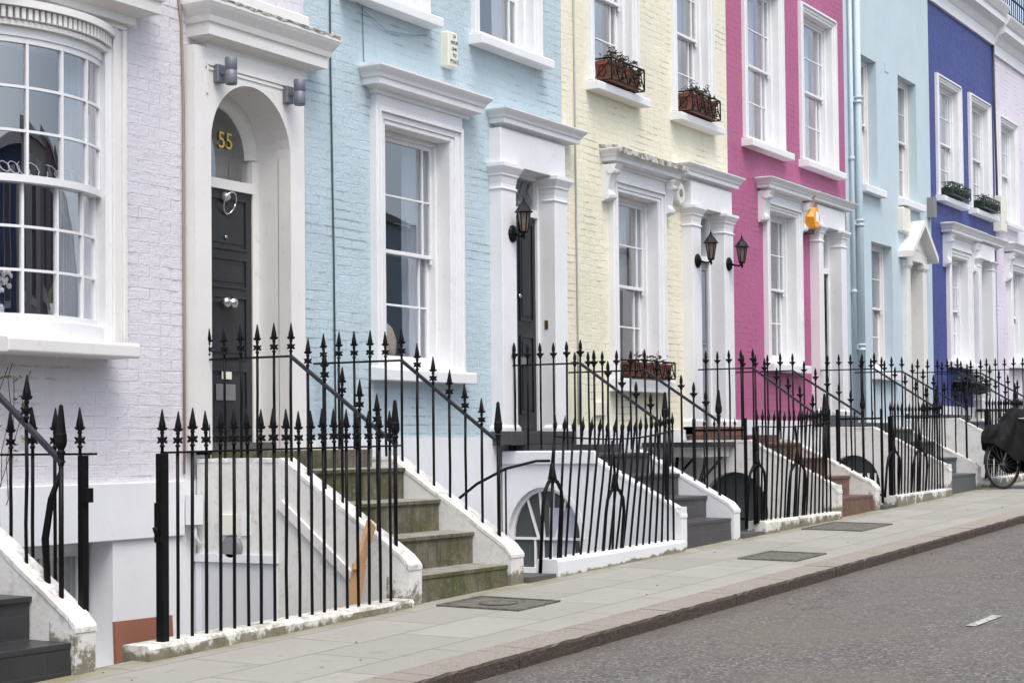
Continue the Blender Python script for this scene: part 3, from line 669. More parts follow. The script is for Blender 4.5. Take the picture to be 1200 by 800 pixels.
def bow_sash(z0, z1, bot, top, yo, name='sash'):
    s = MB()
    bow_band(s, z1 - top, z1, -.04, 0, yo=yo); bow_band(s, z0, z0 + bot, -.04, 0, yo=yo)
    for k in range(5):
        a = -CA + 2 * CA * k / 4; hw = .55 if k not in (0, 4) else 1.1
        if k == 0: lo, hi = -CA, -CA + 2 * hw
        elif k == 4: lo, hi = CA - 2 * hw, CA
        else: lo, hi = a - hw, a + hw
        bow_band(s, z0 + bot, z1 - top, -.034, -.002, lo, hi, 1, yo)
    for k in (1, 2):
        zz = z0 + bot + (z1 - top - z0 - bot) * k / 3
        for q in range(4):
            lo = -CA + 2 * CA * q / 4 + (.57 if q else 2.22); hi = -CA + 2 * CA * (q + 1) / 4 - (.57 if q < 3 else 2.22)
            bow_band(s, zz - .009, zz + .009, -.032, -.005, lo, hi, 4, yo)
    s.build(name, M['white'], bowwin)
    g = MB(); rs = []
    i = len(g.v)
    for k in range(17):
        a = R(-CA + 2 * CA * k / 16); x, y = bow(a, -.02, yo); g.v += [(x, y, z0 + bot - .004), (x, y, z1 - top + .004)]
    for k in range(16): g.smooth.add(len(g.f)); g.f.append((2 * k, 2 * k + 2, 2 * k + 3, 2 * k + 1))
    g.build('pane', M['glass'], bowwin)
bow_sash(1.79, 2.765, .05, .04, 0)
bow_sash(.86, 1.83, .05, .04, .045)
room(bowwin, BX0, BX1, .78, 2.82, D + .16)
b = MB(); drape(b, 9.17, 9.55, .86, 2.78, D + .10, .022, 6); b.build('curtain', M['curtain'], bowwin)
# dentilled head and surround
b = MB()
bow_band(b, 2.83, 2.86, -.06, .05, yo=0); bow_band(b, 2.86, 2.95, -.06, .03); bow_band(b, 2.95, 3.0, -.06, .10, -CA - 1, CA + 1)
for k in range(27):
    a = -CA + .6 + 2 * (CA - .6) * k / 26
    bow_band(b, 2.872, 2.945, .03, .075, a - .72, a + .72, 1)
b.build('dentil_course', M['cream_white'], bowwin)
b = MB()
for s_ in (1, -1):
    def X(v): return cxb + s_ * v
    for (u0, u1, p) in ((.605, .65, .05), (.65, .70, .035), (.70, .74, .055)): b.box(X(u0), X(u1), D - p, D, .74, 3.02)
    b.box(X(.555), X(.605), D - .025, D, .74, 2.9)
b.box(cxb - .74, cxb + .74, D - .057, D, 3.02, 3.12)
b.build('architrave', M['cream_white'], bowwin, bevel=.004)
cornice(bowwin, cxb - 1.0, cxb + 1.0, 3.06, 3.42, .32, D, 'cream_white')
b = MB(); b.prism_x([(8.545, .63), (8.535, .64), (8.535, .72), (8.55, .735), (D + .02, .76), (D + .02, .63)], cxb - .66, cxb + .59); b.build('sill', M['cream_white'], bowwin, bevel=.008, seg=2)
# rust stain bracket under cornice end
# ornaments inside the bay, on the window board
b = MB(); bow_band(b, .80, .828, -.3, -.065); b.build('window_board', M['white'], bowwin)
vz = .83
vase = empty('vase', (9.0, D + .02, vz), 'small glass vase with a broad green leaf inside the bow window', 'vase')
b = MB(); b.lathe((9.0, D + .02, vz), [(.028, 0), (.035, .02), (.022, .1), (.03, .17)], 12); b.build('glass_body', M['curtain'], vase)
b = MB()
for (dx, dz, r_, a) in ((-.03, .2, .06, .3), (.03, .17, .045, -.5), (0, .24, .05, 0)):
    b.rings([[(9.0 + dx + .03 * a + q * r_ * math.sin(math.pi * t) * .7, D + .01 + .01 * q, vz + .12 + (dz - .06) * t * 1.1) for q in (-1, 0, 1)] for t in (.02, .25, .5, .75, .98)], False)
b.build('leaf', M['leaf2'], vase)
orch = empty('potted_orchid', (8.54, D + .08, vz), 'white orchid in bloom inside the bow window', 'plant')
b = MB(); b.lathe((8.54, D + .08, vz), [(.05, 0), (.065, .12), (.06, .12)], 12); b.build('pot', M['curtain'], orch)
b = MB(); b.tube([(8.54, D + .08, vz + .1), (8.54, D + .07, vz + .3), (8.54, D + .05, vz + .38), (8.60, D + .05, vz + .34)], .005, 5); b.build('stem', M['leaf'], orch)
b = MB()
for k in range(44):
    a = random.uniform(0, 6.28); rr_ = random.uniform(0, .085); cx_, cz_ = (8.57, vz + .30) if k < 30 else (8.54, vz + .12)
    b.lathe((cx_ + rr_ * math.cos(a), D + .06 + random.uniform(-.02, .02), cz_ + rr_ * math.sin(a)), [(.004, 0), (.022, .006), (.016, .012), (.002, .02)], 7, (random.uniform(-.6, .6), -1, random.uniform(-.5, .5)))
b.build('blossom', M['petal'], orch)
b = MB()
for k in range(10):
    x = 8.55 + k * .085; r_ = random.uniform(.02, .06); b.tube([(x + r_ * math.cos(a) * 1.2, D + .0 + .02 * math.sin(a), 1.87 + r_ * .6 + r_ * math.sin(a)) for a in [q * .8 + k for q in range(random.randint(4, 9))]], .004, 5)
tag(b.build('garland', M['petal']), 'thin white wire garland along the middle rail of the bow window', 'garland')

# arched doorcase
px0, px1, ax0, ax1 = 10.37, 11.75, 10.56, 11.56; yA = D - .11; zsp = 2.84 - .5; rad = .5; axc = 11.06
def arch_panel(b, x0, x1, ax0, ax1, zf, zs, ztop, y0, y1, n=20, rz=None):
    c = (ax0 + ax1) / 2; r = (ax1 - ax0) / 2; rz = rz or r
    pts = [(c - r * math.cos(math.pi * k / n), zs + rz * math.sin(math.pi * k / n)) for k in range(n + 1)]
    for (a, d) in ((x0, ax0), (ax1, x1)): b.box(a, d, y0, y1, zf, zs)
    # corner strips
    for yy in (y0, y1):
        b.quad([(x0, yy, zs), (ax0, yy, zs), (ax0, yy, ztop), (x0, yy, ztop)]); b.quad([(ax1, yy, zs), (x1, yy, zs), (x1, yy, ztop), (ax1, yy, ztop)])
    for k in range(n):
        (xa, za), (xb, zb_) = pts[k], pts[k + 1]
        for yy in (y0, y1): b.quad([(xa, yy, za), (xb, yy, zb_), (xb, yy, ztop), (xa, yy, ztop)])
        b.quad([(xa, y0, za), (xa, y1, za), (xb, y1, zb_), (xb, y0, zb_)], True)
    b.quad([(x0, y0, zs), (x0, y1, zs), (x0, y1, ztop), (x0, y0, ztop)]); b.quad([(x1, y0, zs), (x1, y1, zs), (x1, y1, ztop), (x1, y0, ztop)])
    b.quad([(x0, y0, ztop), (x1, y0, ztop), (x1, y1, ztop), (x0, y1, ztop)])
b = MB(); arch_panel(b, px0, px1, ax0, ax1, -.03, zsp, 3.05, yA, D + .02)
dcs = b.build('doorcase', M['cream_white'], H1)
b = MB()     # reveal lining and soffit
n = 24
prof = [(axc - rad, -.03)] + [(axc - rad * math.cos(math.pi * k / n), zsp + rad * math.sin(math.pi * k / n)) for k in range(n + 1)] + [(axc + rad, -.03)]
for (pa, pb) in zip(prof, prof[1:]): b.quad([(pa[0], D + .015, pa[1]), (pb[0], D + .015, pb[1]), (pb[0], D + .23, pb[1]), (pa[0], D + .23, pa[1])], True)
b.build('reveal', M['cream_white'], dcs)
b = MB(); b.box(px0 + .13, px1 - .26, yA - .014, yA - .001, 2.92, 2.94); b.box(px0 + .13, px1 - .26, yA - .009, yA - .001, 2.885, 2.905); b.box(px0 + .13, px0 + .15, yA - .012, yA - .001, 2.7, 2.92)
b.build('panel_moulding', M['cream_white'], dcs)
cornice(dcs, 10.33, 12.02, 3.03, 3.40, .30, D, 'cream_white', lead='weather')
b = MB(); b.box(10.42, 11.85, D - .10, D + .0, 3.40, 3.56); b.build('blocking_course', M['cream_white'], dcs, bevel=.012)
# back wall of the recess with frame
yd = D + .23
b = MB(); fi = .42
b.box(axc - rad, axc - fi, yd - .01, yd + .1, -.03, zsp); b.box(axc + fi, axc + rad, yd - .01, yd + .1, -.03, zsp)
pts0 = [(axc - rad * math.cos(math.pi * k / n), zsp + rad * math.sin(math.pi * k / n)) for k in range(n + 1)]
pts1 = [(axc - fi * math.cos(math.pi * k / n), zsp + fi * math.sin(math.pi * k / n)) for k in range(n + 1)]
pts2 = [(axc - (fi - .03) * math.cos(math.pi * k / n), zsp + (fi - .03) * math.sin(math.pi * k / n)) for k in range(n + 1)]
for k in range(n):
    b.quad([(*[pts0[k][0], yd - .01], pts0[k][1]), (pts0[k + 1][0], yd - .01, pts0[k + 1][1]), (pts1[k + 1][0], yd - .025, pts1[k + 1][1]), (pts1[k][0], yd - .025, pts1[k][1])])
    b.quad([(pts1[k][0], yd - .025, pts1[k][1]), (pts1[k + 1][0], yd - .025, pts1[k + 1][1]), (pts2[k + 1][0], yd + .05, pts2[k + 1][1]), (pts2[k][0], yd + .05, pts2[k][1])])
b.box(axc - fi, axc + fi, yd - .03, yd + .08, 2.06, 2.14)
dfr = b.build('door_frame', M['cream_white'], H1)
b = MB(); g = [(axc - .4, yd + .045, 2.13), (axc + .4, yd + .045, 2.13)] + [(axc + .4 * math.cos(math.pi * k / 20), yd + .045, zsp + .4 * math.sin(math.pi * k / 20)) for k in range(21)]
b.quad(g); b.build('fanlight', M['glass'], dfr)
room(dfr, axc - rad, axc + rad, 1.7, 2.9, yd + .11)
text_obj('house_number', '55', .19, (11.19, yd + .032, 2.46), M['gold'], dfr)
b = MB(); b.lathe((10.8, yd + .15, 2.72), [(.01, 0), (.05, -.03), (.06, -.12), (.04, -.14)], 10); b.build('hall_lamp', M['nearblack'], dfr)
DL = (axc - fi, axc + fi)
dl = door_leaf(H1, DL[0], DL[1], .0, 2.06, yd, 'doorblack', [(DL[0] + .04, DL[1] - .07, 1.58, 2.0), (DL[0] + .04, DL[1] - .07, 1.27, 1.52), (DL[0] + .04, DL[1] - .07, .7, 1.21), (DL[0] + .04, DL[1] - .07, .08, .62)])
b = MB(); kx = 11.13
b.lathe((kx - .01, yd, 2.03 - .03), [(.045, 0), (.045, .02), (.03, .05), (.02, .06)], 12, (0, -1, 0))
b.tube([(kx + .01 + .07 * math.cos(a), yd - .05 - .03 * math.sin(a), 1.95 + .085 * math.sin(a)) for a in [k * math.pi / 10 for k in range(21)]], .008, 7); b.build('knocker', M['chrome'], dl)
b = MB(); b.lathe((kx, yd - .012, 1.68), [(.016, 0), (.012, .012)], 10, (0, -1, 0)); b.build('spyhole', M['chrome'], dl)
b = MB()
b.lathe((kx + .03, yd - .0, 1.15), [(.012, 0), (.012, .03), (.036, .04), (.045, .06), (.036, .085), (.01, .095)], 14, (0, -1, 0))
b.lathe((kx - .055, yd - .0, 1.15), [(.012, 0), (.012, .03), (.036, .04), (.045, .06), (.036, .085), (.01, .095)], 14, (0, -1, 0))
b.build('knob', M['chrome'], dl)
b = MB(); b.box(11.0, 11.24, yd - .020, yd - .015, .37, .50); b.build('letter_plate', M['steel'], dl, bevel=.003)
b = MB(); b.box(11.07, 11.19, yd - .020, yd - .015, .54, .60); b.build('sticker', M['plastic'], dl)
b = MB(); b.box(axc - rad, axc + rad, yd - .18, yd - .0, -.03, .035); b.build('threshold', M['slate'], dl)
# basement window of number 55
wn = sash_window(H1, 8.32, 9.53, -1.63, -.68, D + .18, rows=1, margin=.0, cols=3)
sill(wn, 8.3, 9.55, -1.70, -1.64, .06, y=D - .03)
b = MB(); b.box(7.42, 10.3, D - .06, D - .02, -.66, -.25); b.build('plinth_band', M['render'], H1, bevel=.006)
# upper windows of number 55 (above the picture)
for o0, o1 in ((8.3, 9.6), (10.5, 11.7)): basic_upper(H1, o0, o1, 4.3, 6.4)

# wall lamps of 55
for lx, cx_, lz, lab in ((10.63, 10.72, 2.87, 'grey cylinder wall lamp at the upper left of the door numbered 55'), (11.50, 11.63, 2.85, 'grey cylinder wall lamp at the right of the arch of the door numbered 55')):
    lm = empty('wall_lamp', (lx, yA, lz), lab, 'wall lamp', 'cylinder lamps over the arched door')
    b = MB(); b.box(lx - .045, lx + .045, yA - .05, yA - .001, lz - .075, lz + .065); b.box(lx - .015, lx + .015, yA - .1, yA - .05, lz - .02, lz + .01); b.build('mounting_box', M['lampgrey'], lm, bevel=.006)
    b = MB(); b.lathe((lx, yA - .14, lz - .10), [(.042, 0), (.048, .01), (.048, .105), (.045, .108), (.045, .112), (.048, .115), (.048, .20), (.042, .21)], 18); b.build('cylinder', M['lampgrey'], lm)

# house left of the picture's edge, above the black tiled steps
H0 = shell('terraced_house', 2.8, 7.347, 'render', [(3.9, 5.0, .55, 2.7), (6.15, 6.95, -.14, 2.6), UW(3.3, 4.6, 3.7, 6.0), UW(5.5, 6.8, 3.7, 6.0)],
           'white rendered house whose front door is reached by the black tiled steps', -.4)
for (a_, c_, d_, e_) in ((3.9, 5.0, .55, 2.7), UW(3.3, 4.6, 3.7, 6.0), UW(5.5, 6.8, 3.7, 6.0)):
    w = sash_window(H0, a_, c_, d_, e_, D + .10, margin=.12); architrave(w, a_, c_, d_, e_, a_ - .15, c_ + .15, e_ + .15, bottom=d_); sill(w, a_ - .2, c_ + .2, d_ - .12, d_ - .004)
pilaster_doorcase(H0, 5.92, 6.16, 6.94, 7.18, -.1, 2.45, 2.62, 2.95, 3.15, 5.7, 7.3)
door_frame(H0, 6.155, 6.945, -.1, 2.1, 2.6, D + .07); door_leaf(H0, 6.21, 6.89, -.1, 2.1, D + .08, 'doordark', [(6.27, 6.51, 1.0, 2.0), (6.59, 6.83, 1.0, 2.0), (6.27, 6.83, .1, .85)])
roof_cornice(H0, 2.8, 7.347, 7.7, 8.5)
# =========================================================== light blue house
H2 = shell('terraced_house', 11.903, 16.43, 'sky', [(13.03, 14.13, .66, 2.85), (15.17, 16.04, -.02, 2.80), UW(12.45, 13.8, 3.86, 6.15), UW(14.6, 15.95, 3.86, 6.15)],
           'light blue painted brick house with a white framed sash window and dark door', .06)
def margin_window(h, x0, x1, z0, z1, o0, o1, ot, zs0, zs1, **k):
    w = sash_window(h, x0 + .006, x1 - .006, z0, z1 - .006, D + .10, **k)
    architrave(w, x0, x1, z0, z1, o0, o1, ot, proj=.07, bottom=zs1)
    sill(w, o0 - .02, o1 + .06, zs0, zs1, .15)
    return w
w = margin_window(H2, 13.03, 14.13, .69, 2.85, 12.86, 14.34, 3.0, .57, .685, curtain=('pale', .26), margin=.12, meet=.495)
b = MB(); b.box(12.88, 14.32, D - .06, D + .01, 3.0, 3.12); b.build('frieze', M['white'], w)
cornice(w, 12.68, 14.59, 3.10, 3.33, .25, D)
# woven basket inside
bk = MB(); bk.lathe((13.50, D + .40, .76), [(.15, 0), (.19, .08), (.2, .2), (.16, .32), (.10, .38)], 20); tag(bk.build('basket', M['straw']), 'rounded straw basket inside the window of the light blue house', 'basket')
dc = pilaster_doorcase(H2, 14.92, 15.20, 16.0, 16.26, .0, 2.56, 2.75, 3.10, 3.30, 14.86, 16.58)
bf = door_frame(H2, 15.19, 16.02, .13, 2.32, 2.76, D + .07)
b = MB()
for k in range(5):
    xq = 15.33 + k * .135
    b.tube([(xq, D + .09, 2.42), (xq + .05, D + .09, 2.5), (xq - .03, D + .09, 2.58), (xq + .03, D + .09, 2.69)], .005, 4); b.tube([(xq + .02, D + .09, 2.42), (xq - .05, D + .09, 2.53), (xq + .02, D + .09, 2.69)], .004, 4)
b.build('leaded_tracery', M['vent'], bf)
dl = door_leaf(H2, 15.24, 15.97, .13, 2.32, D + .08, 'doordark', [(15.29, 15.57, 1.25, 2.26), (15.63, 15.91, 1.25, 2.26), (15.29, 15.57, .3, 1.1), (15.63, 15.91, .3, 1.1)])
b = MB(); b.box(15.62, 15.73, D + .058, D + .070, .80, .88); b.build('letter_plate', M['steel'], dl)
b = MB(); b.lathe((15.60, D + .075, 1.5), [(.02, 0), (.02, .03)], 10, (0, -1, 0)); b.build('knocker', M['chrome'], dl)
b = MB(); b.box(14.88, 16.22, D - .25, D + .06, -.01, .125); b.build('threshold', M['greytile'], dc, bevel=.006)
b = MB(); b.box(16.05 - .03, 16.05 + .03, D - .0, D + .0, 1, 1)
nb = MB(); nb.box(15.993, 15.999, D - .05, D - .01, 1.18, 1.27); tag(nb.build('doorbell', M['brass']), 'brass bell push on the inner face of the door pilaster of the light blue house', 'doorbell')
cur = {0: ('net',), 1: ('right', .35)}
for i, (o0, o1) in enumerate(((12.45, 13.8), (14.6, 15.95))): basic_upper(H2, o0, o1, 3.86, 6.15, curtain=('net',) if i == 0 else ('both', .2), margin=.12)

# =========================================================== cream house
H3 = shell('terraced_house', 16.433, 20.88, 'cream', [(17.66, 18.71, .70, 2.80), (19.68, 20.43, .08, 2.85), UW(17.04, 18.25, 3.83, 6.15), UW(19.2, 20.40, 3.83, 6.15)],
           'cream painted brick house with terracotta window boxes upstairs', .15)
w = margin_window(H3, 17.66, 18.71, .76, 2.80, 17.49, 18.87, 2.94, .57, .72, curtain=('half',), margin=.13)
b = MB(); b.box(17.49, 18.87, D - .06, D + .01, 2.94, 3.07); b.build('frieze', M['white'], w)
for a in (17.335, 18.875): console(w, a, a + .15, 3.06, 2.66)
cornice(w, 17.28, 19.12, 3.05, 3.24, .25, D, 'white', lead='weather', lead_drop=.06)
pilaster_doorcase(H3, 19.45, 19.70, 20.41, 20.70, .09, 2.66, 2.84, 3.14, 3.34, 19.2, 20.90)
door_frame(H3, 19.685, 20.425, .19, 2.22, 2.84, D + .07)
dl = door_leaf(H3, 19.73, 20.38, .19, 2.22, D + .08, 'doorgrey', [(19.79, 20.02, 1.2, 2.15), (20.09, 20.32, 1.2, 2.15), (19.79, 20.02, .35, 1.05), (20.09, 20.32, .35, 1.05)])
b = MB(); b.box(19.42, 20.72, D - .28, D + .06, .08, .185); b.build('threshold', M['browntile'], H3)
for i, (o0, o1) in enumerate(((17.04, 18.25), (19.2, 20.40))): basic_upper(H3, o0, o1, 3.83, 6.15, curtain=('grey', .3), margin=.12)

# =========================================================== pink house
H4 = shell('terraced_house', 20.883, 25.35, 'pink', [(22.18, 23.18, 1.02, 3.09), (23.96, 24.75, .24, 3.06), UW(21.40, 22.80, 3.83, 6.18), UW(23.46, 24.93, 3.83, 6.18)],
           'pink painted brick house with an orange alarm box beside its door', .28)
w = margin_window(H4, 22.18, 23.18, 1.05, 3.09, 22.04, 23.34, 3.2, .93, 1.045, margin=.12)
b = MB(); b.box(22.04, 23.34, D - .06, D + .01, 3.2, 3.33); b.build('frieze', M['white'], w)
for a in (21.88, 23.35): console(w, a, a + .14, 3.31, 2.9)
cornice(w, 21.78, 23.50, 3.30, 3.49, .25, D)
pilaster_doorcase(H4, 23.80, 23.98, 24.73, 24.95, .26, 2.88, 3.05, 3.34, 3.50, 23.5, 25.26)
door_frame(H4, 23.97, 24.74, .37, 2.42, 3.05, D + .07)
door_leaf(H4, 24.02, 24.69, .37, 2.42, D + .08, 'doordark', [(24.08, 24.32, 1.4, 2.35), (24.39, 24.63, 1.4, 2.35), (24.08, 24.63, .5, 1.25)])
b = MB(); b.box(23.75, 25.0, D - .26, D + .06, .25, .36); b.build('threshold', M['greystep'], H4)
for i, (o0, o1) in enumerate(((21.40, 22.80), (23.46, 24.93))): basic_upper(H4, o0, o1, 3.83, 6.18, curtain=('net',), margin=.12)

# =========================================================== pale blue stucco house
H5 = shell('terraced_house', 25.353, 29.68, 'stucco', [(26.5, 27.51, 1.08, 3.08), (28.15, 28.95, .42, 2.95), (26.06, 26.87, 3.93, 5.93), (27.96, 28.93, 3.93, 5.93)],
           'pale blue smooth stucco house with plain recessed windows and a pedimented door', .30)
for (a, c, d, e) in ((26.06, 26.87, 3.93, 5.93), (27.96, 28.93, 3.93, 5.93), (26.5, 27.51, 1.08, 3.08)):
    w = sash_window(H5, a, c, d, e, D + .14, frame='cream_white', cols=2)
    sill(w, a - .07, c + .1, d - .14, d - .02, .12, m='white', depth=.13)
# pedimented doorcase
b = MB()
for a, c in ((28.02, 28.22), (28.90, 29.10)):
    b.box(a, c, D - .08, D + .2, .42, 2.92)
    b.stack(a, c, D - .08, D, [(0, 2.78), (.03, 2.84), (.03, 2.92)])
b.box(28.0, 29.12, D - .09, D + .2, 2.92, 3.06)
b.prism_y([(27.98, 3.06), (29.14, 3.06), (28.56, 3.52)], D - .08, D + .01)
dcs5 = b.build('doorcase', M['cream_white'], H5, bevel=.006)
b = MB()
for s_ in (1, -1):
    A = Vector((28.56, 0, 3.60)); B = Vector((28.56 + s_ * .72, 0, 3.05)); t = .10
    b.hexa([(B.x, D - .24, B.z - t), (B.x, D - .0, B.z - t), (A.x, D - .0, A.z - t), (A.x, D - .24, A.z - t)], [(B.x, D - .24, B.z), (B.x, D, B.z), (A.x, D, A.z), (A.x, D - .24, A.z)])
b.build('pediment', M['cream_white'], dcs5)
b = MB(); b.prism_y([(28.38, 3.12), (28.74, 3.12), (28.56, 3.30)], D - .088, D - .082); b.build('pediment_moulding', M['white'], dcs5)
door_frame(H5, 28.15, 28.97, .42, 2.3, 2.92, D + .2, m='cream_white')
dl = door_leaf(H5, 28.2, 28.92, .42, 2.3, D + .21, 'doorlight', [(28.26, 28.52, 1.2, 2.2), (28.6, 28.86, 1.2, 2.2), (28.26, 28.86, .6, 1.1)])
b = MB(); b.lathe((28.3, D + .2, 1.4), [(.02, 0), (.035, .03), (.01, .06)], 10, (0, -1, 0)); b.build('knob', M['nearblack'], dl)

# =========================================================== indigo house
H6 = shell('terraced_house', 29.683, 33.86, 'indigo', [(30.72, 31.75, 1.36, 3.225), (32.25, 33.07, .55, 3.31), UW(30.02, 31.52, 4.1, 6.33), UW(32.06, 33.5, 4.1, 6.33)],
           'deep indigo painted house under a white roof cornice', .58, top=7.9)
w = margin_window(H6, 30.72, 31.75, 1.38, 3.22, 30.50, 31.97, 3.40, 1.25, 1.36, margin=.12, curtain=('net',))
b = MB(); b.box(30.50, 31.97, D - .06, D + .01, 3.40, 3.56); b.build('frieze', M['white'], w)
for a in (30.33, 31.98): console(w, a, a + .16, 3.55, 3.0)
cornice(w, 30.2, 32.3, 3.54, 3.76, .26, D)
pilaster_doorcase(H6, 32.1, 32.3, 33.05, 33.28, .55, 3.2, 3.3, 3.58, 3.76, 31.95, 33.9)
door_frame(H6, 32.27, 33.06, .6, 2.7, 3.3, D + .12)
door_leaf(H6, 32.33, 33.0, .6, 2.7, D + .13, 'doorlight', [(32.42, 32.64, 1.5, 2.6), (32.72, 32.94, 1.5, 2.6), (32.42, 32.94, .7, 1.3)])
for i, (o0, o1) in enumerate(((30.02, 31.52), (32.06, 33.5))): basic_upper(H6, o0, o1, 4.1, 6.33, curtain=('net',), margin=.12)

# =========================================================== far lilac house and the one after
H7 = shell('terraced_house', 33.863, 38.2, 'lilac2', [(34.9, 35.9, 1.5, 3.3), (36.7, 37.5, .7, 3.3), UW(34.1, 35.5, 4.1, 6.25), UW(36.2, 37.6, 4.1, 6.25)],
           'pale lilac house at the right edge beyond the indigo house', .7, top=7.9)
w = margin_window(H7, 34.9, 35.9, 1.52, 3.3, 34.68, 36.12, 3.45, 1.38, 1.5, margin=.12, curtain=('net',))
for a in (34.5, 36.15): console(w, a, a + .16, 3.6, 3.05)
b = MB(); b.box(34.68, 36.12, D - .06, D + .01, 3.45, 3.6); b.build('frieze', M['white'], w)
cornice(w, 34.4, 36.4, 3.58, 3.8, .26, D)
pilaster_doorcase(H7, 36.5, 36.7, 37.5, 37.72, .7, 3.2, 3.34, 3.6, 3.8, 36.3, 38.0)
door_frame(H7, 36.7, 37.5, .7, 2.8, 3.2, D + .24); door_leaf(H7, 36.75, 37.45, .7, 2.8, D + .25, 'doorgrey', [(36.8, 37.05, 1.5, 2.6), (37.13, 37.4, 1.5, 2.6)])
for i, (o0, o1) in enumerate(((34.1, 35.5), (36.2, 37.6))): basic_upper(H7, o0, o1, 4.1, 6.25, curtain=('net',), margin=.12)
# main roof cornices
roof_cornice(H6, 29.683, 33.86, 7.52, 8.35); roof_cornice(H7, 33.863, 38.2, 7.36, 8.3)
for h, a, c in ((H1, 7.35, 11.9), (H2, 11.903, 16.43), (H3, 16.433, 20.88), (H4, 20.883, 25.35), (H5, 25.353, 29.68)): roof_cornice(h, a, c, 7.9, 8.7)
# roof terrace railing
rt = empty('roof_railing', (35, D + .2, 8.3), 'black iron grid railing on the roof parapet at the top right corner', 'railing')
b = MB()
for k in range(24): b.tube([(33.4 + k * .16, D + .1, 8.35), (33.4 + k * .16, D + .1, 9.25)], .01, 5)
b.build('grid_bars', M['iron'], rt)
for z in (8.5, 8.85, 9.25):
    b = MB(); b.box(33.3, 37.4, D + .085, D + .115, z - .012, z + .012); b.build('rail', M['iron'], rt)

# =========================================================== entrance stairs
def stairs(idx, xl, xr, nos, zl, treadm, sidem, cop, label, wl=.17, wr=.17, gl=None, y_land=8.79, arch=None, door=False):
    g0 = gz(xl)
    s = empty('entrance_steps', ((xl + xr) / 2, FR + .3, g0), label, 'steps', 'flights of steps up to the front doors')
    zf = g0 - 1.25
    pr = [(FR, g0 - .03)]
    for k, (y, z) in enumerate(nos):
        pr.append((y + .012 if k else FR + .012, z - .035)); pr.append((y - .006, z - .03)); pr.append((y - .006, z)); ny = nos[k + 1][0] if k + 1 < len(nos) else nos[-1][0] + .31; pr.append((ny + .012, z + .003))
    pr += [(nos[-1][0] + .31, zl), (y_land, zl), (y_land, zf + .2), (FR + .1, zf + .2), (FR, g0 - .06)]
    b = MB(); b.prism_x(pr, xl, xr); b.build('treads', M[treadm], s, bevel=.006, seg=2)
    ztop = zl - .07; yt = nos[-1][0] + .15
    zb_ = nos[0][1] + .09
    for side, (a, c) in enumerate(((xl - wl, xl - .002), (xr + .002, xr + wr))):
        b = MB(); prof = [(FR - .02, g0 - .3), (FR - .02, zb_), (FR + .04, zb_ + .06), (yt, ztop), (y_land, ztop), (y_land, zf), (FR + .02, zf)]
        # stringer with coping
        if side == 0 and arch:
            n = 14; ay, az, ar, azr, foot = arch
            pts = [(ay + ar * math.cos(math.pi * k / n), az + azr * math.sin(math.pi * k / n)) for k in range(n + 1)]
            def top(y):
                if y <= FR + .04: return zb_ + .06
                if y >= yt: return ztop
                return zb_ + .06 + (ztop - zb_ - .06) * (y - FR - .04) / (yt - FR - .04)
            ys = sorted({FR - .02, FR + .04, yt, y_land, ay - ar, ay + ar, *[p[0] for p in pts]})
            for xx in (a, c):
                for q in range(len(ys) - 1):
                    y0, y1 = ys[q], ys[q + 1]
                    def lowz(y):
                        if ay - ar - 1e-6 <= y <= ay + ar + 1e-6:
                            t = max(-1, min(1, (y - ay) / ar)); return az + azr * math.sqrt(max(0, 1 - t * t))
                        return None
                    mid = (y0 + y1) / 2
                    if lowz(mid) is not None: l0, l1 = lowz(y0), lowz(y1)
                    else: l0 = l1 = zf
                    b.quad([(xx, y0, l0), (xx, y1, l1), (xx, y1, top(y1)), (xx, y0, top(y0))])
                    if lowz(mid) is not None: b.quad([(xx, y0, zf), (xx, y1, zf), (xx, y1, foot), (xx, y0, foot)])
            for q in range(len(ys) - 1): b.quad([(a, ys[q], top(ys[q])), (c, ys[q], top(ys[q])), (c, ys[q + 1], top(ys[q + 1])), (a, ys[q + 1], top(ys[q + 1]))])
            for k in range(n): b.quad([(a, *pts[k]), (c, *pts[k]), (c, *pts[k + 1]), (a, *pts[k + 1])], True)
            b.quad([(a, FR - .02, zf), (c, FR - .02, zf), (c, FR - .02, zb_ + .06), (a, FR - .02, zb_ + .06)])
            b.quad([(a, ay - ar, foot), (a, ay + ar, foot), (c + .1, ay + ar, foot), (c + .1, ay - ar, foot)])
            for yy in (ay - ar, ay + ar): b.quad([(a, yy, foot), (c, yy, foot), (c, yy, az), (a, yy, az)])
        else:
            b.prism_x(prof, a, c)
        sw = b.build('side_wall', M[sidem], s)
        # coping: follows the slope, slightly proud
        e = .004; t = .03
        P = []
        for (y, z) in ((FR - .026, zb_ - .01), (FR + .037, zb_ + .062), (yt, ztop + .012), (y_land - .005, ztop + .012)):
            P.append([(a - e, y, z - t), (c + (e if side else -.0), y, z - t), (c + (e if side else 0), y, z), (a - e, y, z)])
        # subdivide for chips
        Q = []
        for u, v in zip(P, P[1:]):
            n = 9
            for k in range(n):
                f = k / n; j = random.uniform(-.004, .004) if cop != 'coping_clean' else 0
                Q.append([tuple(u[i][m_] + (v[i][m_] - u[i][m_]) * f + (j if m_ == 2 and i > 1 else (j if m_ == 0 and i in (0, 3) else 0)) for m_ in range(3)) for i in range(4)])
        Q.append(P[-1])
        b = MB(); b.rings(Q); b.build('coping', M[cop], sw)
    return s
N55 = [(6.91, -.93), (7.21, -.68), (7.52, -.43), (7.85, -.18)]
def shiftn(zs, ys=(6.9, 7.17, 7.47, 7.79)): return list(zip(ys, zs))
S0 = stairs(0, 6.0, 7.16, [(6.91, -1.05), (7.2, -.81), (7.5, -.57), (7.81, -.33)], -.14, 'blacktile', 'render_dirty', 'coping', 'black tiled steps with a white side wall at the bottom left corner', wr=.16)
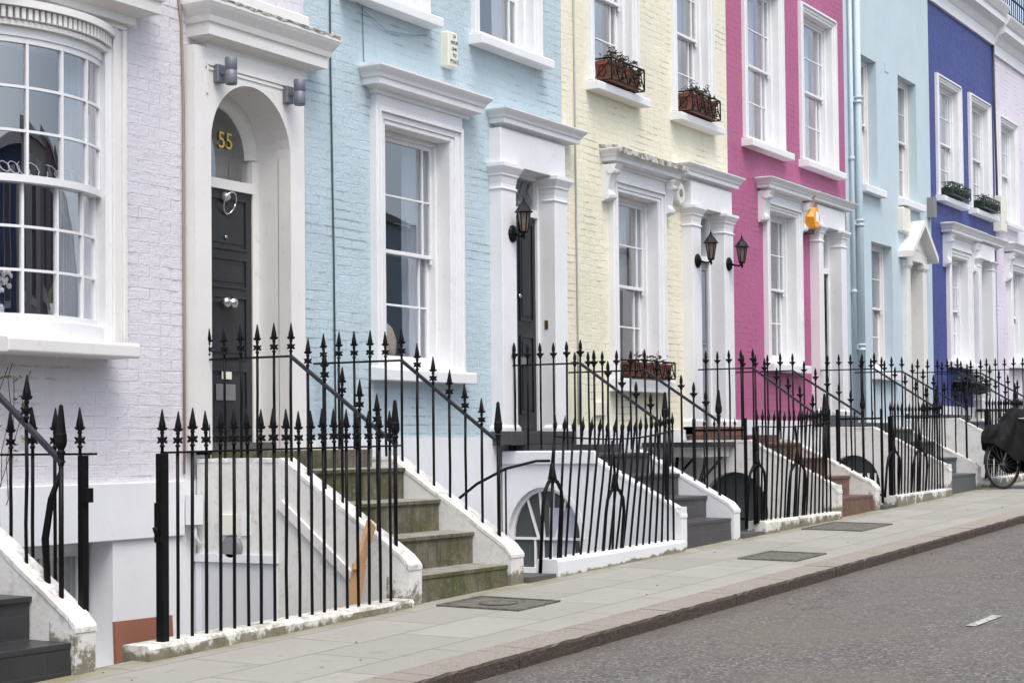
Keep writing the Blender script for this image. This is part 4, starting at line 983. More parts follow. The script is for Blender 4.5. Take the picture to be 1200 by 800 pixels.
S1 = stairs(1, 10.62, 11.88, N55, -.03, 'concrete', 'render_dirty', 'coping', 'mossy concrete steps up to the arched door numbered 55', wl=.17, wr=.20)
S2 = stairs(2, 15.17, 16.28, [(6.91, -.75), (7.16, -.53), (7.46, -.31), (7.78, -.10)], -.01, 'greytile', 'render', 'coping_clean', 'dark grey tiled steps with clean white side walls up to the light blue house', wl=.14, wr=.16, arch=(8.33, -.92, .40, .50, -1.2))
S3 = stairs(3, 19.45, 20.62, [(6.91, -.65), (7.19, -.42), (7.5, -.20), (7.8, -.02)], .08, 'browntile', 'render_dirty', 'coping', 'red brown tiled steps up to the cream house', wl=.14, wr=.17, arch=(8.15, -.80, .42, .45, -1.6))
S4 = stairs(4, 23.85, 25.13, [(6.91, -.48), (7.17, -.25), (7.48, -.02), (7.79, .16)], .25, 'greystep', 'render_dirty', 'coping', 'grey painted steps up to the pink house', wl=.14, wr=.17, arch=(8.22, -.62, .38, .42, -1.2))
S5 = stairs(5, 28.05, 29.25, [(6.91, -.34), (7.17, -.12), (7.48, .1), (7.79, .29)], .40, 'greystep', 'render_dirty', 'coping', 'steps behind the covered bicycle leading to the pale blue stucco house', wl=.14, wr=.17)
S6 = stairs(6, 32.2, 33.3, [(6.91, -.2), (7.17, .02), (7.48, .24), (7.79, .42)], .55, 'greystep', 'render_dirty', 'coping', 'farthest steps leading to the indigo house', wl=.14, wr=.17)

# openings in the stair flanks
def flank_window(s, xf, ay, az, ar, azr, foot, m='white'):
    b = MB(); x = xf + .05; n = 14
    def P(r, k): return (ay + (ar - r) * math.cos(math.pi * k / n), az + (azr - r) * math.sin(math.pi * k / n))
    for k in range(n):
        (a0, b0), (a1, b1) = P(0, k), P(0, k + 1); (c0, d0), (c1, d1) = P(.035, k), P(.035, k + 1)
        b.hexa([(x, a0, b0), (x, a1, b1), (x, c1, d1), (x, c0, d0)], [(x + .04, a0, b0), (x + .04, a1, b1), (x + .04, c1, d1), (x + .04, c0, d0)])
    b.box(x + .005, x + .035, ay - ar + .03, ay + ar - .03, az - .012, az + .012)
    for t in (-.55, -.2, .2, .55):
        yt_ = ay + ar * t; zt_ = az + azr * math.sqrt(1 - t * t) - .02
        b.bar((x + .02, ay + ar * t * .45, az + .01), (x + .02, yt_, zt_), .022, .022)
        b.box(x + .008, x + .032, ay + ar * t * .6 - .01, ay + ar * t * .6 + .01, foot, az - .012)
    for yy in (ay - ar, ay + ar - .035): b.box(x, x + .04, yy, yy + .035, foot, az)
    o = b.build('arched_window', M[m], s)
    g = MB(); g.quad([(x + .03, ay - ar + .02, foot), (x + .03, ay + ar - .02, foot)] + [(x + .03, *P(.02, k)) for k in range(n + 1)]); g.build('pane', M['nearblack'], o)  # opaque near-black instead of glass, painting the dark interior behind
    g = MB(); g.box(x + .026, x + .028, ay - ar * .75, ay - .02, foot + .02, az + azr * .6); g.build('blind', M['blind'], o)
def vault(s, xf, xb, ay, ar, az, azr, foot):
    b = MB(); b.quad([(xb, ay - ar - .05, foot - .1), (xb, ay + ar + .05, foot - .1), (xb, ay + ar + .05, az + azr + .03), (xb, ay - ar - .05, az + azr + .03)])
    b.build('vault_shade_sheet', M['nearblack'], s)  # near-black sheet across the arch, painting the shade inside the vault
flank_window(S2, 15.03, 8.33, -.92, .40, .50, -1.2)
vault(S2, 15.03, 15.16, 8.33, .40, -.92, .5, -1.2); vault(S3, 19.31, 19.44, 8.15, .42, -.80, .45, -1.6); vault(S4, 23.71, 23.84, 8.22, .38, -.62, .42, -1.2)
b = MB()
for k in range(7): b.box(23.725, 23.745, 7.9 + k * .1, 7.925 + k * .1, -1.2, -.45)
b.build('window_bars', M['white'], S4)
# arch ring mouldings on the blue flank
b = MB(); n = 16
for k in range(n):
    a0, a1 = math.pi * k / n, math.pi * (k + 1) / n
    q = lambda a, r: (8.33 + (.40 + r) * math.cos(a), -.92 + (.50 + r) * math.sin(a))
    b.hexa([(15.022, *q(a0, .0)), (15.022, *q(a1, .0)), (15.022, *q(a1, .045)), (15.022, *q(a0, .045))], [(15.04, *q(a0, .0)), (15.04, *q(a1, 0)), (15.04, *q(a1, .045)), (15.04, *q(a0, .045))])
b.build('arch_moulding', M['render'], S2)
b = MB(); b.box(15.0, 15.03, 7.75, 8.78, -.20, -.07); b.build('landing_edge', M['render'], S2, bevel=.01)
# 55 flank: door, meter box, vent, ledge
xf = 10.45
b = MB(); b.box(xf - .03, xf - .001, 8.02, 8.82, -.86, -.80); b.box(xf - .012, xf - .001, 8.74, 8.80, -2.3, -.86); b.box(xf - .012, xf - .001, 8.03, 8.06, -2.3, -.86); b.build('door_frame', M['render'], S1)
b = MB(); b.box(xf - .010, xf - .001, 8.06, 8.74, -2.3, -.86); b.build('cellar_door', M['cellar'], S1)
b = MB(); b.box(xf - .035, xf - .0, 8.40, 8.56, -.66, -.50); b.build('meter_box', M['plastic'], S1, bevel=.006)
b = MB(); b.box(xf - .012, xf, 8.28, 8.36, -.66, -.50); b.build('cover_plate', M['render'], S1)
b = MB(); b.lathe((xf, 8.45, -.755), [(.095, 0), (.095, .02), (.07, .03)], 20, (-1, 0, 0)); b.build('round_vent', M['vent'], S1)
b = MB(); b.bar((xf - .012, 8.0, -.42), (xf - .012, 7.36, -.94), .07, .03); b.build('sloping_ledge', M['render_dirty'], S1)
b = MB(); b.box(10.30, 10.41, D - .14, D - .062, -.58, -.36); b.tube([(10.36, D - .1, -.58), (10.36, D - .1, -.66), (10.40, D - .1, -.72), (10.43, D - .09, -.73)], .018, 8)
tag(b.build('cable_box', M['render']), 'small white box with a bent pipe at the wall corner beside the mossy steps', 'junction box')

# sunken area floors
b = MB(); b.box(-5, 40, FR + .05, D - .03, -3.0, -2.35)
ar_ = []
for x in (-5, 45): ar_.append([(x, FR + .02, gz(x) - 1.35), (x, D + .3, gz(x) - 1.35), (x, D + .3, gz(x) - 1.3), (x, FR + .02, gz(x) - 1.3)])
b = MB(); b.rings(ar_); tag(b.build('sunken_area_floor', M['slate'], base=(0, 7.8, 0)), kind='structure')
# retaining wall under the pavement edge
b = MB()
b.hexa([(-5, FR + .03, gz(-5) - 1.32), (45, FR + .03, gz(45) - 1.32), (45, FR + .054, gz(45) - 1.32), (-5, FR + .054, gz(-5) - 1.32)], [(-5, FR + .03, gz(-5) - .012), (45, FR + .03, gz(45) - .012), (45, FR + .054, gz(45) - .012), (-5, FR + .054, gz(-5) - .012)])
tag(b.build('area_retaining_wall', M['render_dirty'], base=(0, FR, 0)), kind='structure')

# =========================================================== plinths
def plinth(x0, x1, h0, h1, m, label, y0=6.83, y1=7.03):
    b = MB(); n = max(4, int((x1 - x0) / .14)); rs = []
    for k in range(n + 1):
        x = x0 + (x1 - x0) * k / n; g0 = gz(x); h = h0 + (h1 - h0) * k / n
        j = random.uniform(-.006, .006) if m != 'render' else 0; j2 = random.uniform(-.008, .008) if m != 'render' else 0
        rs.append([(x, y0 + j, g0 - .12), (x, y0 + j2, g0 + h - .02), (x, y0 + .015 + j, g0 + h + j * .5), (x, y1, g0 + h), (x, y1, g0 - .5)])
    b.rings(rs)
    return tag(b.build('low_wall', M[m]), label, 'low wall', 'low plinth walls under the railings')
plinth(7.70, 10.44, .085, .055, 'plinthdirty', 'low mossy white plinth wall left of the concrete steps')
plinth(12.55, 15.02, .14, .10, 'render', 'clean white plinth wall in front of the light blue house')
plinth(17.0, 19.30, .13, .08, 'plinthdirty', 'stained plinth wall in front of the cream house')
plinth(21.35, 23.70, .14, .10, 'render_dirty', 'stained white plinth wall in front of the pink house')
plinth(25.75, 27.90, .14, .10, 'plinthdirty', 'stained plinth wall behind the covered bicycle')
plinth(30.0, 32.0, .14, .10, 'coping', 'farthest plinth wall in front of the indigo house')
def doorstep(x0, x1, label):
    b = MB(); b.hexa([(x0, 6.84, gz(x0) - .06), (x1, 6.84, gz(x1) - .06), (x1, 7.15, gz(x1) - .06), (x0, 7.15, gz(x0) - .06)], [(x0, 6.84, gz(x0) + .045), (x1, 6.84, gz(x1) + .03), (x1, 7.15, gz(x1) + .03), (x0, 7.15, gz(x0) + .045)])
    tag(b.build('gate_step', M['slate']), label, 'step', 'stone steps at the area gates')
doorstep(12.085, 12.54, 'worn dark stone gate step right of the mossy concrete steps')
doorstep(16.45, 16.98, 'grey stone gate step right of the dark tiled steps')
doorstep(20.83, 21.33, 'stone gate step right of the red brown tiled steps')

# =========================================================== railings
def finial(b, p, d=Vector((0, 0, 1)), s=1.0, style='barb'):
    """spear head with two tiers of lobes; p = point on the top rail"""
    p = Vector(p); d = Vector(d).normalized()
    if style == 'barb':
        prof = [(.009, 0), (.009, .03), (.015, .033), (.015, .043), (.009, .047), (.011, .06), (.016, .075), (.012, .09), (.009, .105), (.013, .112), (.013, .120), (.010, .125), (.021, .15), (.020, .165), (.013, .20), (.004, .25), (.0005, .255)]
        b.lathe(p, [(r * s, h * s) for r, h in prof], 8, d)
        for ang in (0, 90, 180, 270):
            for h, L, up in ((.078, .036, .012), (.068, .036, -.012), (.135, .036, .010)):
                v = Vector((math.cos(R(ang)), math.sin(R(ang)), 0)); a = p + d * h * s; e = a + v * L * s + d * up * s
                b.tube([a, a + v * L * .6 * s, e], [.010 * s, .009 * s, .005 * s], 4)
    elif style == 'squat':
        prof = [(.010, 0), (.010, .06), (.016, .07), (.020, .09), (.018, .115), (.013, .125), (.019, .145), (.016, .175), (.006, .215), (.0005, .22)]
        b.lathe(p, [(r * s, h * s) for r, h in prof], 8, d)
        for ang in (0, 90, 180, 270):
            v = Vector((math.cos(R(ang)), math.sin(R(ang)), 0)); a = p + d * .095 * s
            b.tube([a, a + v * .026 * s + d * .004, a + v * .040 * s + d * .018 * s], [.013 * s, .012 * s, .005 * s], 5)
    elif style == 'leaf':
        prof = [(.009, 0), (.009, .02), (.013, .024), (.009, .03), (.013, .04), (.009, .05), (.012, .062), (.019, .085), (.019, .11), (.014, .12), (.012, .125), (.006, .155), (.0005, .185)]
        b.lathe(p, [(r * s, h * s) for r, h in prof], 8, d)
    elif style == 'newel':
        prof = [(.019, -.01), (.019, .055), (.025, .062), (.025, .072), (.018, .082), (.031, .105), (.035, .125), (.034, .17), (.030, .178), (.013, .335), (.006, .345), (.001, .347)]
        b.lathe(p, [(r * s, h * s) for r, h in prof], 6, d, sm=False)
def baluster(par, foot, top, style='barb', r=.0105, s=1.0):
    b = MB(); f = Vector(foot); t = Vector(top); d = (t - f)
    q = lambda: Vector((random.uniform(-.004, .004), random.uniform(-.003, .003), 0))
    b.tube([f, f + d * .3 + q(), f + d * .65 + q(), t], [r, r * random.uniform(.94, 1.08), r * random.uniform(.94, 1.08), r], 6)
    finial(b, t, d + Vector((random.uniform(-.03, .03), random.uniform(-.03, .03), 0)) * d.length, s * random.uniform(.95, 1.04), style)
    b.build('baluster', M['iron'], par)
def railing(loc, label, group='black iron railings'): return empty('iron_railing', loc, label, 'railing', group)
def lerp(a, b, t): return a + (b - a) * t

def front_rail(x0, x1, n, z0, z1, h0, h1, label, style='barb', bulge=0, sag=0, lean=(0, 0), s=1.0, post0=True, post1=False, y=6.93, skip=()):
    r = railing(((x0 + x1) / 2, y, gz((x0 + x1) / 2)), label)
    pts = []
    for k in range(n + 1):
        t = k / n; x = lerp(x0, x1, t); bl = math.sin(math.pi * t)
        pts.append(Vector((x + lerp(lean[0], lean[1], t), y - bulge * bl, lerp(z0, z1, t) - sag * bl)))
    b = MB()
    b.rings([[p + Vector((0, -.016, -.006)), p + Vector((0, .016, -.006)), p + Vector((0, .016, .006)), p + Vector((0, -.016, .006))] for p in pts]); b.build('top_rail', M['iron'], r)
    for k in range(n + 1):
        if k in skip: continue
        t = k / n; x = lerp(x0, x1, t) + random.uniform(-.004, .004)
        foot = (x, y, gz(x) + lerp(h0, h1, t) - .02)
        if k == 0 and post0:
            b = MB(); b.box(x - .028, x + .028, y - .028, y + .028, foot[2], z0 - .004); b.build('post', M['iron'], r, bevel=.004)
            b = MB(); finial(b, pts[0] + Vector((.0, 0, 0)), s=s, style=style); b.build('finial', M['iron'], r); continue
        baluster(r, foot, pts[k] + Vector((random.uniform(-.004, .004), 0, 0)), style, s=s)
    return r
def trident(par, x, yt, ztop, zhead, xspread, zfoot, y=6.93, lx=0):
    """back stay: shaft, bulb and two bowed legs"""
    b = MB()
    b.tube([(x + lx, y - .01, ztop), (x, y - .03, zhead)], .012, 6)
    b.lathe((x, y - .03, zhead), [(.013, 0), (.02, -.02), (.034, -.10), (.040, -.13), (.02, -.15)], 8)
    for s_ in (-1, 0, 1):
        if s_: b.tube([(x, y - .03, zhead - .13), (x + s_ * xspread * .45, y - .035, zhead - .15), (x + s_ * xspread * .85, y - .035, zhead - .22), (x + s_ * xspread, y - .03, zhead - .33), (x + s_ * xspread * 1.02, y, zfoot)], [.018, .016, .015, .015, .016], 7)
        else: b.tube([(x, y - .03, zhead - .1), (x, y, zfoot)], .012, 7)
    b.build('trident_stay', M['iron'], par)

f1 = front_rail(7.93, 10.30, 18, -.03, -.005, .085, .055, 'front railing with pointed spears left of the concrete steps')
b = MB(); b.box(7.88, 7.90, 6.9, 6.95, -.55, -.32); b.tube([(7.9, 6.92, -.5), (7.86, 6.92, -.49), (7.85, 6.92, -.46)], .014, 6); b.build('gate_latch', M['iron'], f1)
b = MB(); b.bar((10.30, 6.93, -.006), (10.52, 6.98, -.002), .012, .03); b.build('rail_end', M['iron'], f1)
f2 = front_rail(12.60, 14.98, 18, .055, .11, .14, .10, 'bowed spear railing in front of the light blue house', 'leaf', bulge=.10, sag=.045, lean=(.10, -.0), post0=False)
f3 = front_rail(17.0, 19.2, 17, .155, .225, .13, .08, 'crowded railing in front of the cream house', 'leaf', bulge=.06, sag=.03, lean=(.04, 0), post0=True)
f4 = front_rail(21.4, 23.6, 17, .30, .345, .14, .10, 'railing in front of the pink house', 'leaf', bulge=.04, sag=.02, post0=True)
f5 = front_rail(25.85, 27.9, 15, .43, .46, .14, .10, 'railing behind the covered bicycle', 'leaf', bulge=.04, post0=True)
f6 = front_rail(30.1, 32.0, 14, .56, .60, .14, .10, 'farthest front railing before the indigo house', 'leaf', post0=True)
trident(f2, 12.60, 0, .05, -.16, .16, gz(12.5) + .04, lx=.08); trident(f2, 13.72, 0, .02, -.26, .17, gz(13.7) + .12)
trident(f3, 16.95, 0, .15, -.10, .22, gz(16.9) + .1); trident(f3, 18.1, 0, .17, -.10, .24, gz(18.1) + .1)
trident(f4, 21.4, 0, .3, .0, .26, gz(21.4) + .12); trident(f4, 22.5, 0, .3, .0, .3, gz(22.5) + .12)
trident(f5, 26.0, 0, .43, .1, .26, gz(26) + .12)
# pair of basement gates swung open, seen as leaning slabs of bars
def gate(x, y0, y1, z0, z1, label):
    g_ = empty('area_gate', (x, (y0 + y1) / 2, z0), label, 'gate', 'iron gates to the basement areas')
    for y in (y0, y1):
        b = MB(); b.box(x - .014, x + .014, y - .014, y + .014, z0, z1 + .12); b.build('gate_stile', M['iron'], g_)
    n = 5
    for k in range(1, n):
        b = MB(); yy = lerp(y0, y1, k / n); b.tube([(x, yy, z0 + .06), (x, yy, z1)], .009, 6); finial(b, (x, yy, z1), s=.7, style='leaf'); b.build('gate_bar', M['iron'], g_)
    for z in (z0 + .1, z1):
        b = MB(); b.box(x - .008, x + .008, y0 + .014, y1 - .014, z - .012, z + .012); b.build('gate_rail', M['iron'], g_)
gate(16.85, 6.98, 7.55, gz(17) + .06, .12, 'open iron gate right of the dark tiled steps')
gate(21.2, 6.98, 7.55, gz(21) + .06, .27, 'open iron gate right of the red brown steps')
# curved handrail of the area stairs of the light blue house
hr = railing((12.3, 7.3, gz(12.3)), 'curved black handrail leading down to the basement of the light blue house')
b = MB(); b.tube([(12.66, 6.95, -.14), (12.60, 7.05, -.14), (12.45, 7.25, -.20), (12.33, 7.45, -.32), (12.22, 7.62, -.48), (12.1, 7.75, -.62)], .012, 7); b.build('handrail', M['iron'], hr)
b = MB(); b.tube([(12.45, 7.25, -.2), (12.45, 7.25, -1.4)], .008, 6); b.build('baluster', M['iron'], hr)

def stair_rail(x, yw, yk, y1, zk, z1, zland, zs, label, nl=6, ns=5, style='barb', newel=True, xo=0, hrm='iron_grey', thick=.016, s=1.0, skipnew=False):
    """level rail from the wall yw to the knee yk, then sloping to the newel at y1; zs(y) gives the footing height"""
    r = railing((x, (yw + y1) / 2, zs(y1)), label)
    b = MB(); b.tube([(x, yw, zk), (x, yk, zk)], .0085, 6); b.build('level_rail', M['iron'], r)
    b = MB(); b.bar((x, yk + .005, zk + .002), (x, y1 - .01, z1), .024, thick * 1.7); b.build('sloping_handrail', M[hrm], r)
    for k in range(nl):
        y = lerp(yw - .1, yk, k / (nl - 1)) if nl > 1 else yk
        baluster(r, (x, y, zs(y)), (x, y, zk), style, s=s)
    for k in range(1, ns + 1):
        y = lerp(yk, y1, k / (ns + 1)); z = lerp(zk, z1, k / (ns + 1))
        baluster(r, (x, y, zs(y)), (x, y, z), style, s=s)
    if newel:
        b = MB(); b.tube([(x, y1, zs(y1) - .01), (x, y1, z1)], .015, 8); finial(b, (x, y1, z1 - .005), style='newel', s=.95); b.build('newel_post', M['iron'], r)
    return r
def foot(zt, yt, zb, yb=FR + .04):
    return lambda y: zt if y >= yt else zt + (zb - zt) * (yt - y) / (yt - yb)
def footer(nos, zl): return foot(zl - .07 - .01, nos[-1][0] + .15, nos[0][1] + .14)
ft = footer(N55, -.03)
stair_rail(10.53, 8.84, 7.96, 7.04, .665, .0, -.03, ft, 'left stair railing of the mossy concrete steps')
stair_rail(11.98, 8.82, 7.94, 7.04, .685, .01, -.03, ft, 'right stair railing of the mossy concrete steps, before the light blue wall')
N2 = [(6.91, -.75), (7.16, -.53), (7.46, -.31), (7.78, -.10)]; ft2 = footer(N2, -.01)
stair_rail(15.10, 8.78, 7.95, 7.06, .77, .15, 0, ft2, 'left stair railing of the dark tiled steps, before the dark door', style='squat')
stair_rail(16.36, 8.78, 7.87, 7.06, .74, .2, 0, ft2, 'right stair railing of the dark tiled steps', style='squat')
N3 = [(6.91, -.65), (7.19, -.42), (7.5, -.20), (7.8, -.02)]; ft3 = footer(N3, .08)
stair_rail(19.38, 8.62, 7.92, 7.05, .86, .22, 0, ft3, 'left stair railing of the red brown steps', nl=5, style='squat')
stair_rail(20.71, 8.7, 7.94, 7.05, .87, .30, 0, ft3, 'right stair railing of the red brown steps, before the pink wall', nl=5, style='squat')
N4 = [(6.91, -.48), (7.17, -.25), (7.48, -.02), (7.79, .16)]; ft4 = footer(N4, .25)
stair_rail(23.78, 8.7, 7.92, 7.05, .99, .42, 0, ft4, 'left stair railing of the steps to the pink house', nl=5, style='squat')
stair_rail(25.21, 8.7, 7.98, 7.05, 1.0, .44, 0, ft4, 'right stair railing of the steps to the pink house', nl=5, style='squat')
N5 = [(6.91, -.34), (7.17, -.12), (7.48, .1), (7.79, .29)]; ft5 = footer(N5, .40)
stair_rail(27.98, 8.7, 7.95, 7.05, 1.08, .55, 0, ft5, 'left stair railing of the steps behind the bicycle', nl=5, style='squat')
stair_rail(29.33, 8.7, 7.95, 7.05, 1.1, .57, 0, ft5, 'right stair railing of the steps behind the bicycle', nl=5, style='squat')
N6 = [(6.91, -.2), (7.17, .02), (7.48, .24), (7.79, .42)]; ft6 = footer(N6, .55)
stair_rail(32.13, 8.7, 7.95, 7.05, 1.25, .72, 0, ft6, 'farthest stair railing at the indigo house', nl=5, style='squat')
N0 = [(6.91, -1.05), (7.2, -.81), (7.5, -.57), (7.81, -.33)]; ft0 = footer(N0, -.14)
sr0 = stair_rail(7.245, 8.75, 7.85, 7.06, .55, -.08, 0, ft0, 'thick stair railing of the black tiled steps at the left edge', ns=2, thick=.02, s=1.1)
b = MB(); b.tube([(7.245, 7.06, -.12), (7.25, 7.14, -.28), (7.255, 7.19, -.5), (7.26, 7.17, -.85)], [.012, .02, .022, .018], 8); b.build('bowed_stay', M['iron'], sr0)
gd = railing((7.33, 7.5, ft0(7.5)), 'level railing above the side wall of the black tiled steps')
b = MB(); b.box(7.322, 7.338, 6.88, 8.7, -.038, -.026); b.build('top_rail', M['iron'], gd)
for y in (7.0, 7.19, 7.36, 7.53, 7.72, 7.9): baluster(gd, (7.33, y, ft0(y) - .0), (7.33, y, -.03))
b = MB(); b.box(7.33 - .022, 7.33 + .022, 6.955, 7.0, gz(7.3), -.04); b.build('gate_post', M['iron'], gd, bevel=.003)
b = MB(); b.box(7.30, 7.36, 6.93, 6.96, -.30, -.22); b.build('hinge', M['iron'], gd)

# =========================================================== black slab and brackets at cream steps
sl = empty('stone_shelf', (18.9, 8.3, -.05), 'black edged stone ledge on curved iron brackets left of the red brown steps', 'shelf')
b = MB(); b.box(18.15, 19.30, 8.12, 8.78, -.055, .0); b.build('slab', M['doordark'], sl)
b = MB(); b.box(18.5, 19.30, 8.2, 8.78, -.17, -.056); b.build('stone_underside', M['render_dirty'], sl)
for yy in (8.25, 8.6):
    b = MB(); b.tube([(18.75, yy, -.06), (18.68, yy, -.3), (18.5, yy, -.5), (18.2, yy + .02, -.62)], .02, 7); b.tube([(19.25, yy, -.15), (18.7, yy, -.4), (18.25, yy, -.68)], .015, 7); b.build('bracket', M['iron'], sl)

# =========================================================== lanterns
def lantern(x, z, label, big=1.0, reach=.18):
    y0 = D - .14; r = empty('wall_lantern', (x, y0, z), label, 'lantern', 'black coach lanterns beside the doors')
    b = MB(); b.lathe((x, y0 - .001, z), [(.085, 0), (.085, .012), (.06, .03), (.03, .04)], 16, (0, -1, 0)); b.build('wall_plate', M['iron'], r)
    b = MB(); b.tube([(x, y0 - .03, z), (x, y0 - reach * .5, z - .02), (x, y0 - reach * .8, z - .03), (x, y0 - reach, z + .0)], [.014, .012, .012, .012], 8); b.lathe((x, y0 - reach, z - .06), [(.004, 0), (.016, .02), (.01, .05), (.02, .07), (.012, .08)], 10); b.build('arm', M['iron'], r)
    c = (x, y0 - reach)
    def ring(rad, zz, n=6):
        rad *= .84; zz = z + (zz - z) * .86; return [(c[0] + rad * math.cos(math.pi * 2 * k / n), c[1] + rad * math.sin(math.pi * 2 * k / n), zz) for k in range(n)]
    b = MB(); b.rings([ring(.04, z + .02), ring(.075, z + .23)], True); b.build('lantern_glass', M['lampglass'], r)
    b = MB()
    for k in range(6):
        a = ring(.042, z + .01)[k]; e = ring(.078, z + .235)[k]; b.tube([a, e], .006, 4)
    b.rings([ring(.045, z + .0), ring(.05, z + .02)], True); b.rings([ring(.082, z + .225), ring(.095, z + .24), ring(.115, z + .235), ring(.09, z + .262), ring(.06, z + .31), ring(.03, z + .34), ring(.028, z + .35), ring(.012, z + .365)], True)
    b.lathe((c[0], c[1], z + .31), [(.01, 0), (.015, .013), (.007, .026), (.005, .043), (.001, .06)], 8); b.build('lantern_cage', M['iron'], r)
lantern(15.12, 2.07, 'black coach lantern on the pilaster of the light blue house', reach=.13)
lantern(19.58, 2.18, 'black coach lantern on the left pilaster of the cream house door')
lantern(20.54, 2.22, 'black coach lantern nearest the pink wall, right of the cream house door')

# =========================================================== alarm boxes etc.
a1 = empty('alarm_box', (14.12, D, 3.72), 'narrow cream alarm box with dark lettering high on the light blue wall', 'alarm box', 'burglar alarm boxes')
b = MB(); b.stack(14.06, 14.20, D - .07, D - .001, [(0, 3.55), (.012, 3.565), (.016, 3.72), (.012, 3.875), (0, 3.89)]); b.build('casing', M['plastic'], a1, bevel=.008, seg=2)
for k, t in enumerate(('24', 'HOUR', 'LINK', 'TO', 'POLICE')): text_obj('lettering', t, .045, (14.15, D - .088, 3.845 - k * .06), M['nearblack'], a1, ext=.001)
a2 = empty('alarm_box', (19.3, D, 2.98), 'round off-white alarm bell box on the cream wall', 'alarm box', 'burglar alarm boxes')
b = MB(); b.lathe((19.27, D, 2.97), [(.15, 0), (.15, .05), (.13, .075), (.02, .08)], 8, (0, -1, 0), sm=False); b.build('casing', M['plastic'], a2)
b = MB(); b.lathe((19.27, D - .08, 2.97), [(.05, 0), (.045, .006)], 10, (0, -1, 0)); b.build('badge', M['vent'], a2)
a3 = empty('alarm_box', (23.66, D, 3.2), 'orange hexagonal alarm box on the pink wall', 'alarm box', 'burglar alarm boxes')
b = MB(); b.rings([[(23.56 + sx_ * math.cos(a), yy, 3.12 + sz_ * math.sin(a)) for a in [k * math.pi / 3 for k in range(6)]] for sx_, sz_, yy in ((.17, .19, D - .001), (.17, .19, D - .12), (.13, .155, D - .20))]); b.build('casing', M['orange'], a3)
b = MB(); b.box(23.52, 23.62, D - .205, D - .201, 3.06, 3.2); b.build('badge', M['petal'], a3)
b = MB(); b.box(23.47, 23.65, D - .13, D - .002, 2.90, 2.952); b.build('strobe', M['nearblack'], a3)
a4 = empty('alarm_box', (28.1, D, 3.55), 'tall cream alarm box left of the pediment on the pale blue wall', 'alarm box', 'burglar alarm boxes')
b = MB(); b.stack(27.85, 28.2, D - .09, D - .001, [(0, 3.36), (.01, 3.38), (.01, 3.74), (0, 3.76)]); b.build('casing', M['plastic'], a4, bevel=.01)
def flatbox(name, x0, x1, z0, z1, dep, m, label, cat, y=D):
    b = MB(); b.box(x0, x1, y - dep, y - .001, z0, z1); return tag(b.build(name, M[m], bevel=.006), label, cat)
flatbox('junction_box', 29.45, 29.62, 3.75, 4.1, .12, 'vent', 'slim grey box on the wall joint above the pedimented door', 'junction box')
flatbox('air_vent', 27.3, 27.48, 5.86, 6.02, .01, 'stucco', 'small square air vent between the upper windows of the pale blue house', 'air vent')
flatbox('junction_box', 17.12, 17.33, .30, .45, .04, 'plastic', 'small cream box low on the cream wall left of the window', 'junction box')
flatbox('meter_cupboard', 33.70, 34.1, 3.95, 4.62, .16, 'plastic', 'off-white utility box on the joint between the indigo and the far lilac house', 'utility box')
# =========================================================== pipes and cables
def cable(pts, r, m, name, label, cat): b = MB(); b.tube(pts, r, 6); return tag(b.build(name, M[m]), label, cat)
cable([(12.25, D - .012, 7), (12.26, D - .012, 3.2), (12.29, D - .012, 1.6), (12.30, D - .012, .1)], .008, 'cable', 'wall_cable', 'dark teal cable running down the left side of the light blue wall', 'cable')
cable([(12.74, D - .01, 4.0), (12.75, D - .01, 3.75), (12.76, D - .01, 3.36)], .004, 'cablelight', 'wall_cable', 'short thin wire dropping to the window cornice of the light blue house', 'cable')
cable([(12.5, D - .012, 3.93), (12.75, D - .03, 3.80), (13.1, D - .03, 3.70), (13.5, D - .02, 3.74), (13.8, D - .01, 3.80)], .004, 'cablelight', 'wall_cable', 'sagging wire under the upper left sill of the light blue house', 'cable')
cable([(16.70, D - .012, 6), (16.71, D - .012, 3.4), (16.72, D - .012, 1.0), (16.72, D - .012, .2)], .010, 'cablegrey', 'wall_cable', 'grey cable down the left side of the cream wall', 'cable')
cable([(10.30, D - .012, 4.2), (10.29, D - .012, 3.5), (10.335, D - .014, 3.2), (10.352, D - .014, 2.6), (10.352, D - .012, 1.0), (10.35, D - .012, -.2)], .010, 'cablebrown', 'wall_cable', 'thin brown cable along the left edge of the arched doorcase', 'cable')
cable([(33.83, D - .03, 7.6), (33.84, D - .03, 6.2), (33.85, D - .04, 5.2), (33.86, D - .04, 4.6)], .022, 'nearblack', 'wall_cable', 'dark cable on the joint of the indigo and the far lilac wall', 'cable')
dp = empty('drainpipe', (25.78, D - .08, .2), 'pale blue painted drainpipe with collars at the edge of the pink wall', 'drainpipe', 'drainpipes')
b = MB(); b.tube([(25.78, D - .07, .25), (25.78, D - .07, 8)], .05, 12); b.build('pipe', M['stucco'], dp)
for z in (5.15, 3.28, 1.4):
    b = MB(); b.lathe((25.78, D - .07, z - .05), [(.052, 0), (.068, .005), (.068, .03), (.054, .035), (.054, .07), (.070, .075), (.070, .1), (.052, .105)], 12); b.box(25.66, 25.9, D - .03, D - .001, z - .03, z + .03); b.build('collar', M['stucco'], dp)
dp = empty('drainpipe', (25.52, D - .05, .2), 'thin pale blue waste pipe left of the thicker drainpipe', 'drainpipe', 'drainpipes')
b = MB(); b.tube([(25.52, D - .05, .25), (25.52, D - .05, 8)], .03, 10); b.build('pipe', M['stucco'], dp)
for z in (4.2, 2.2): b = MB(); b.lathe((25.52, D - .05, z), [(.031, 0), (.045, .01), (.045, .05), (.031, .06)], 10); b.build('collar', M['stucco'], dp)

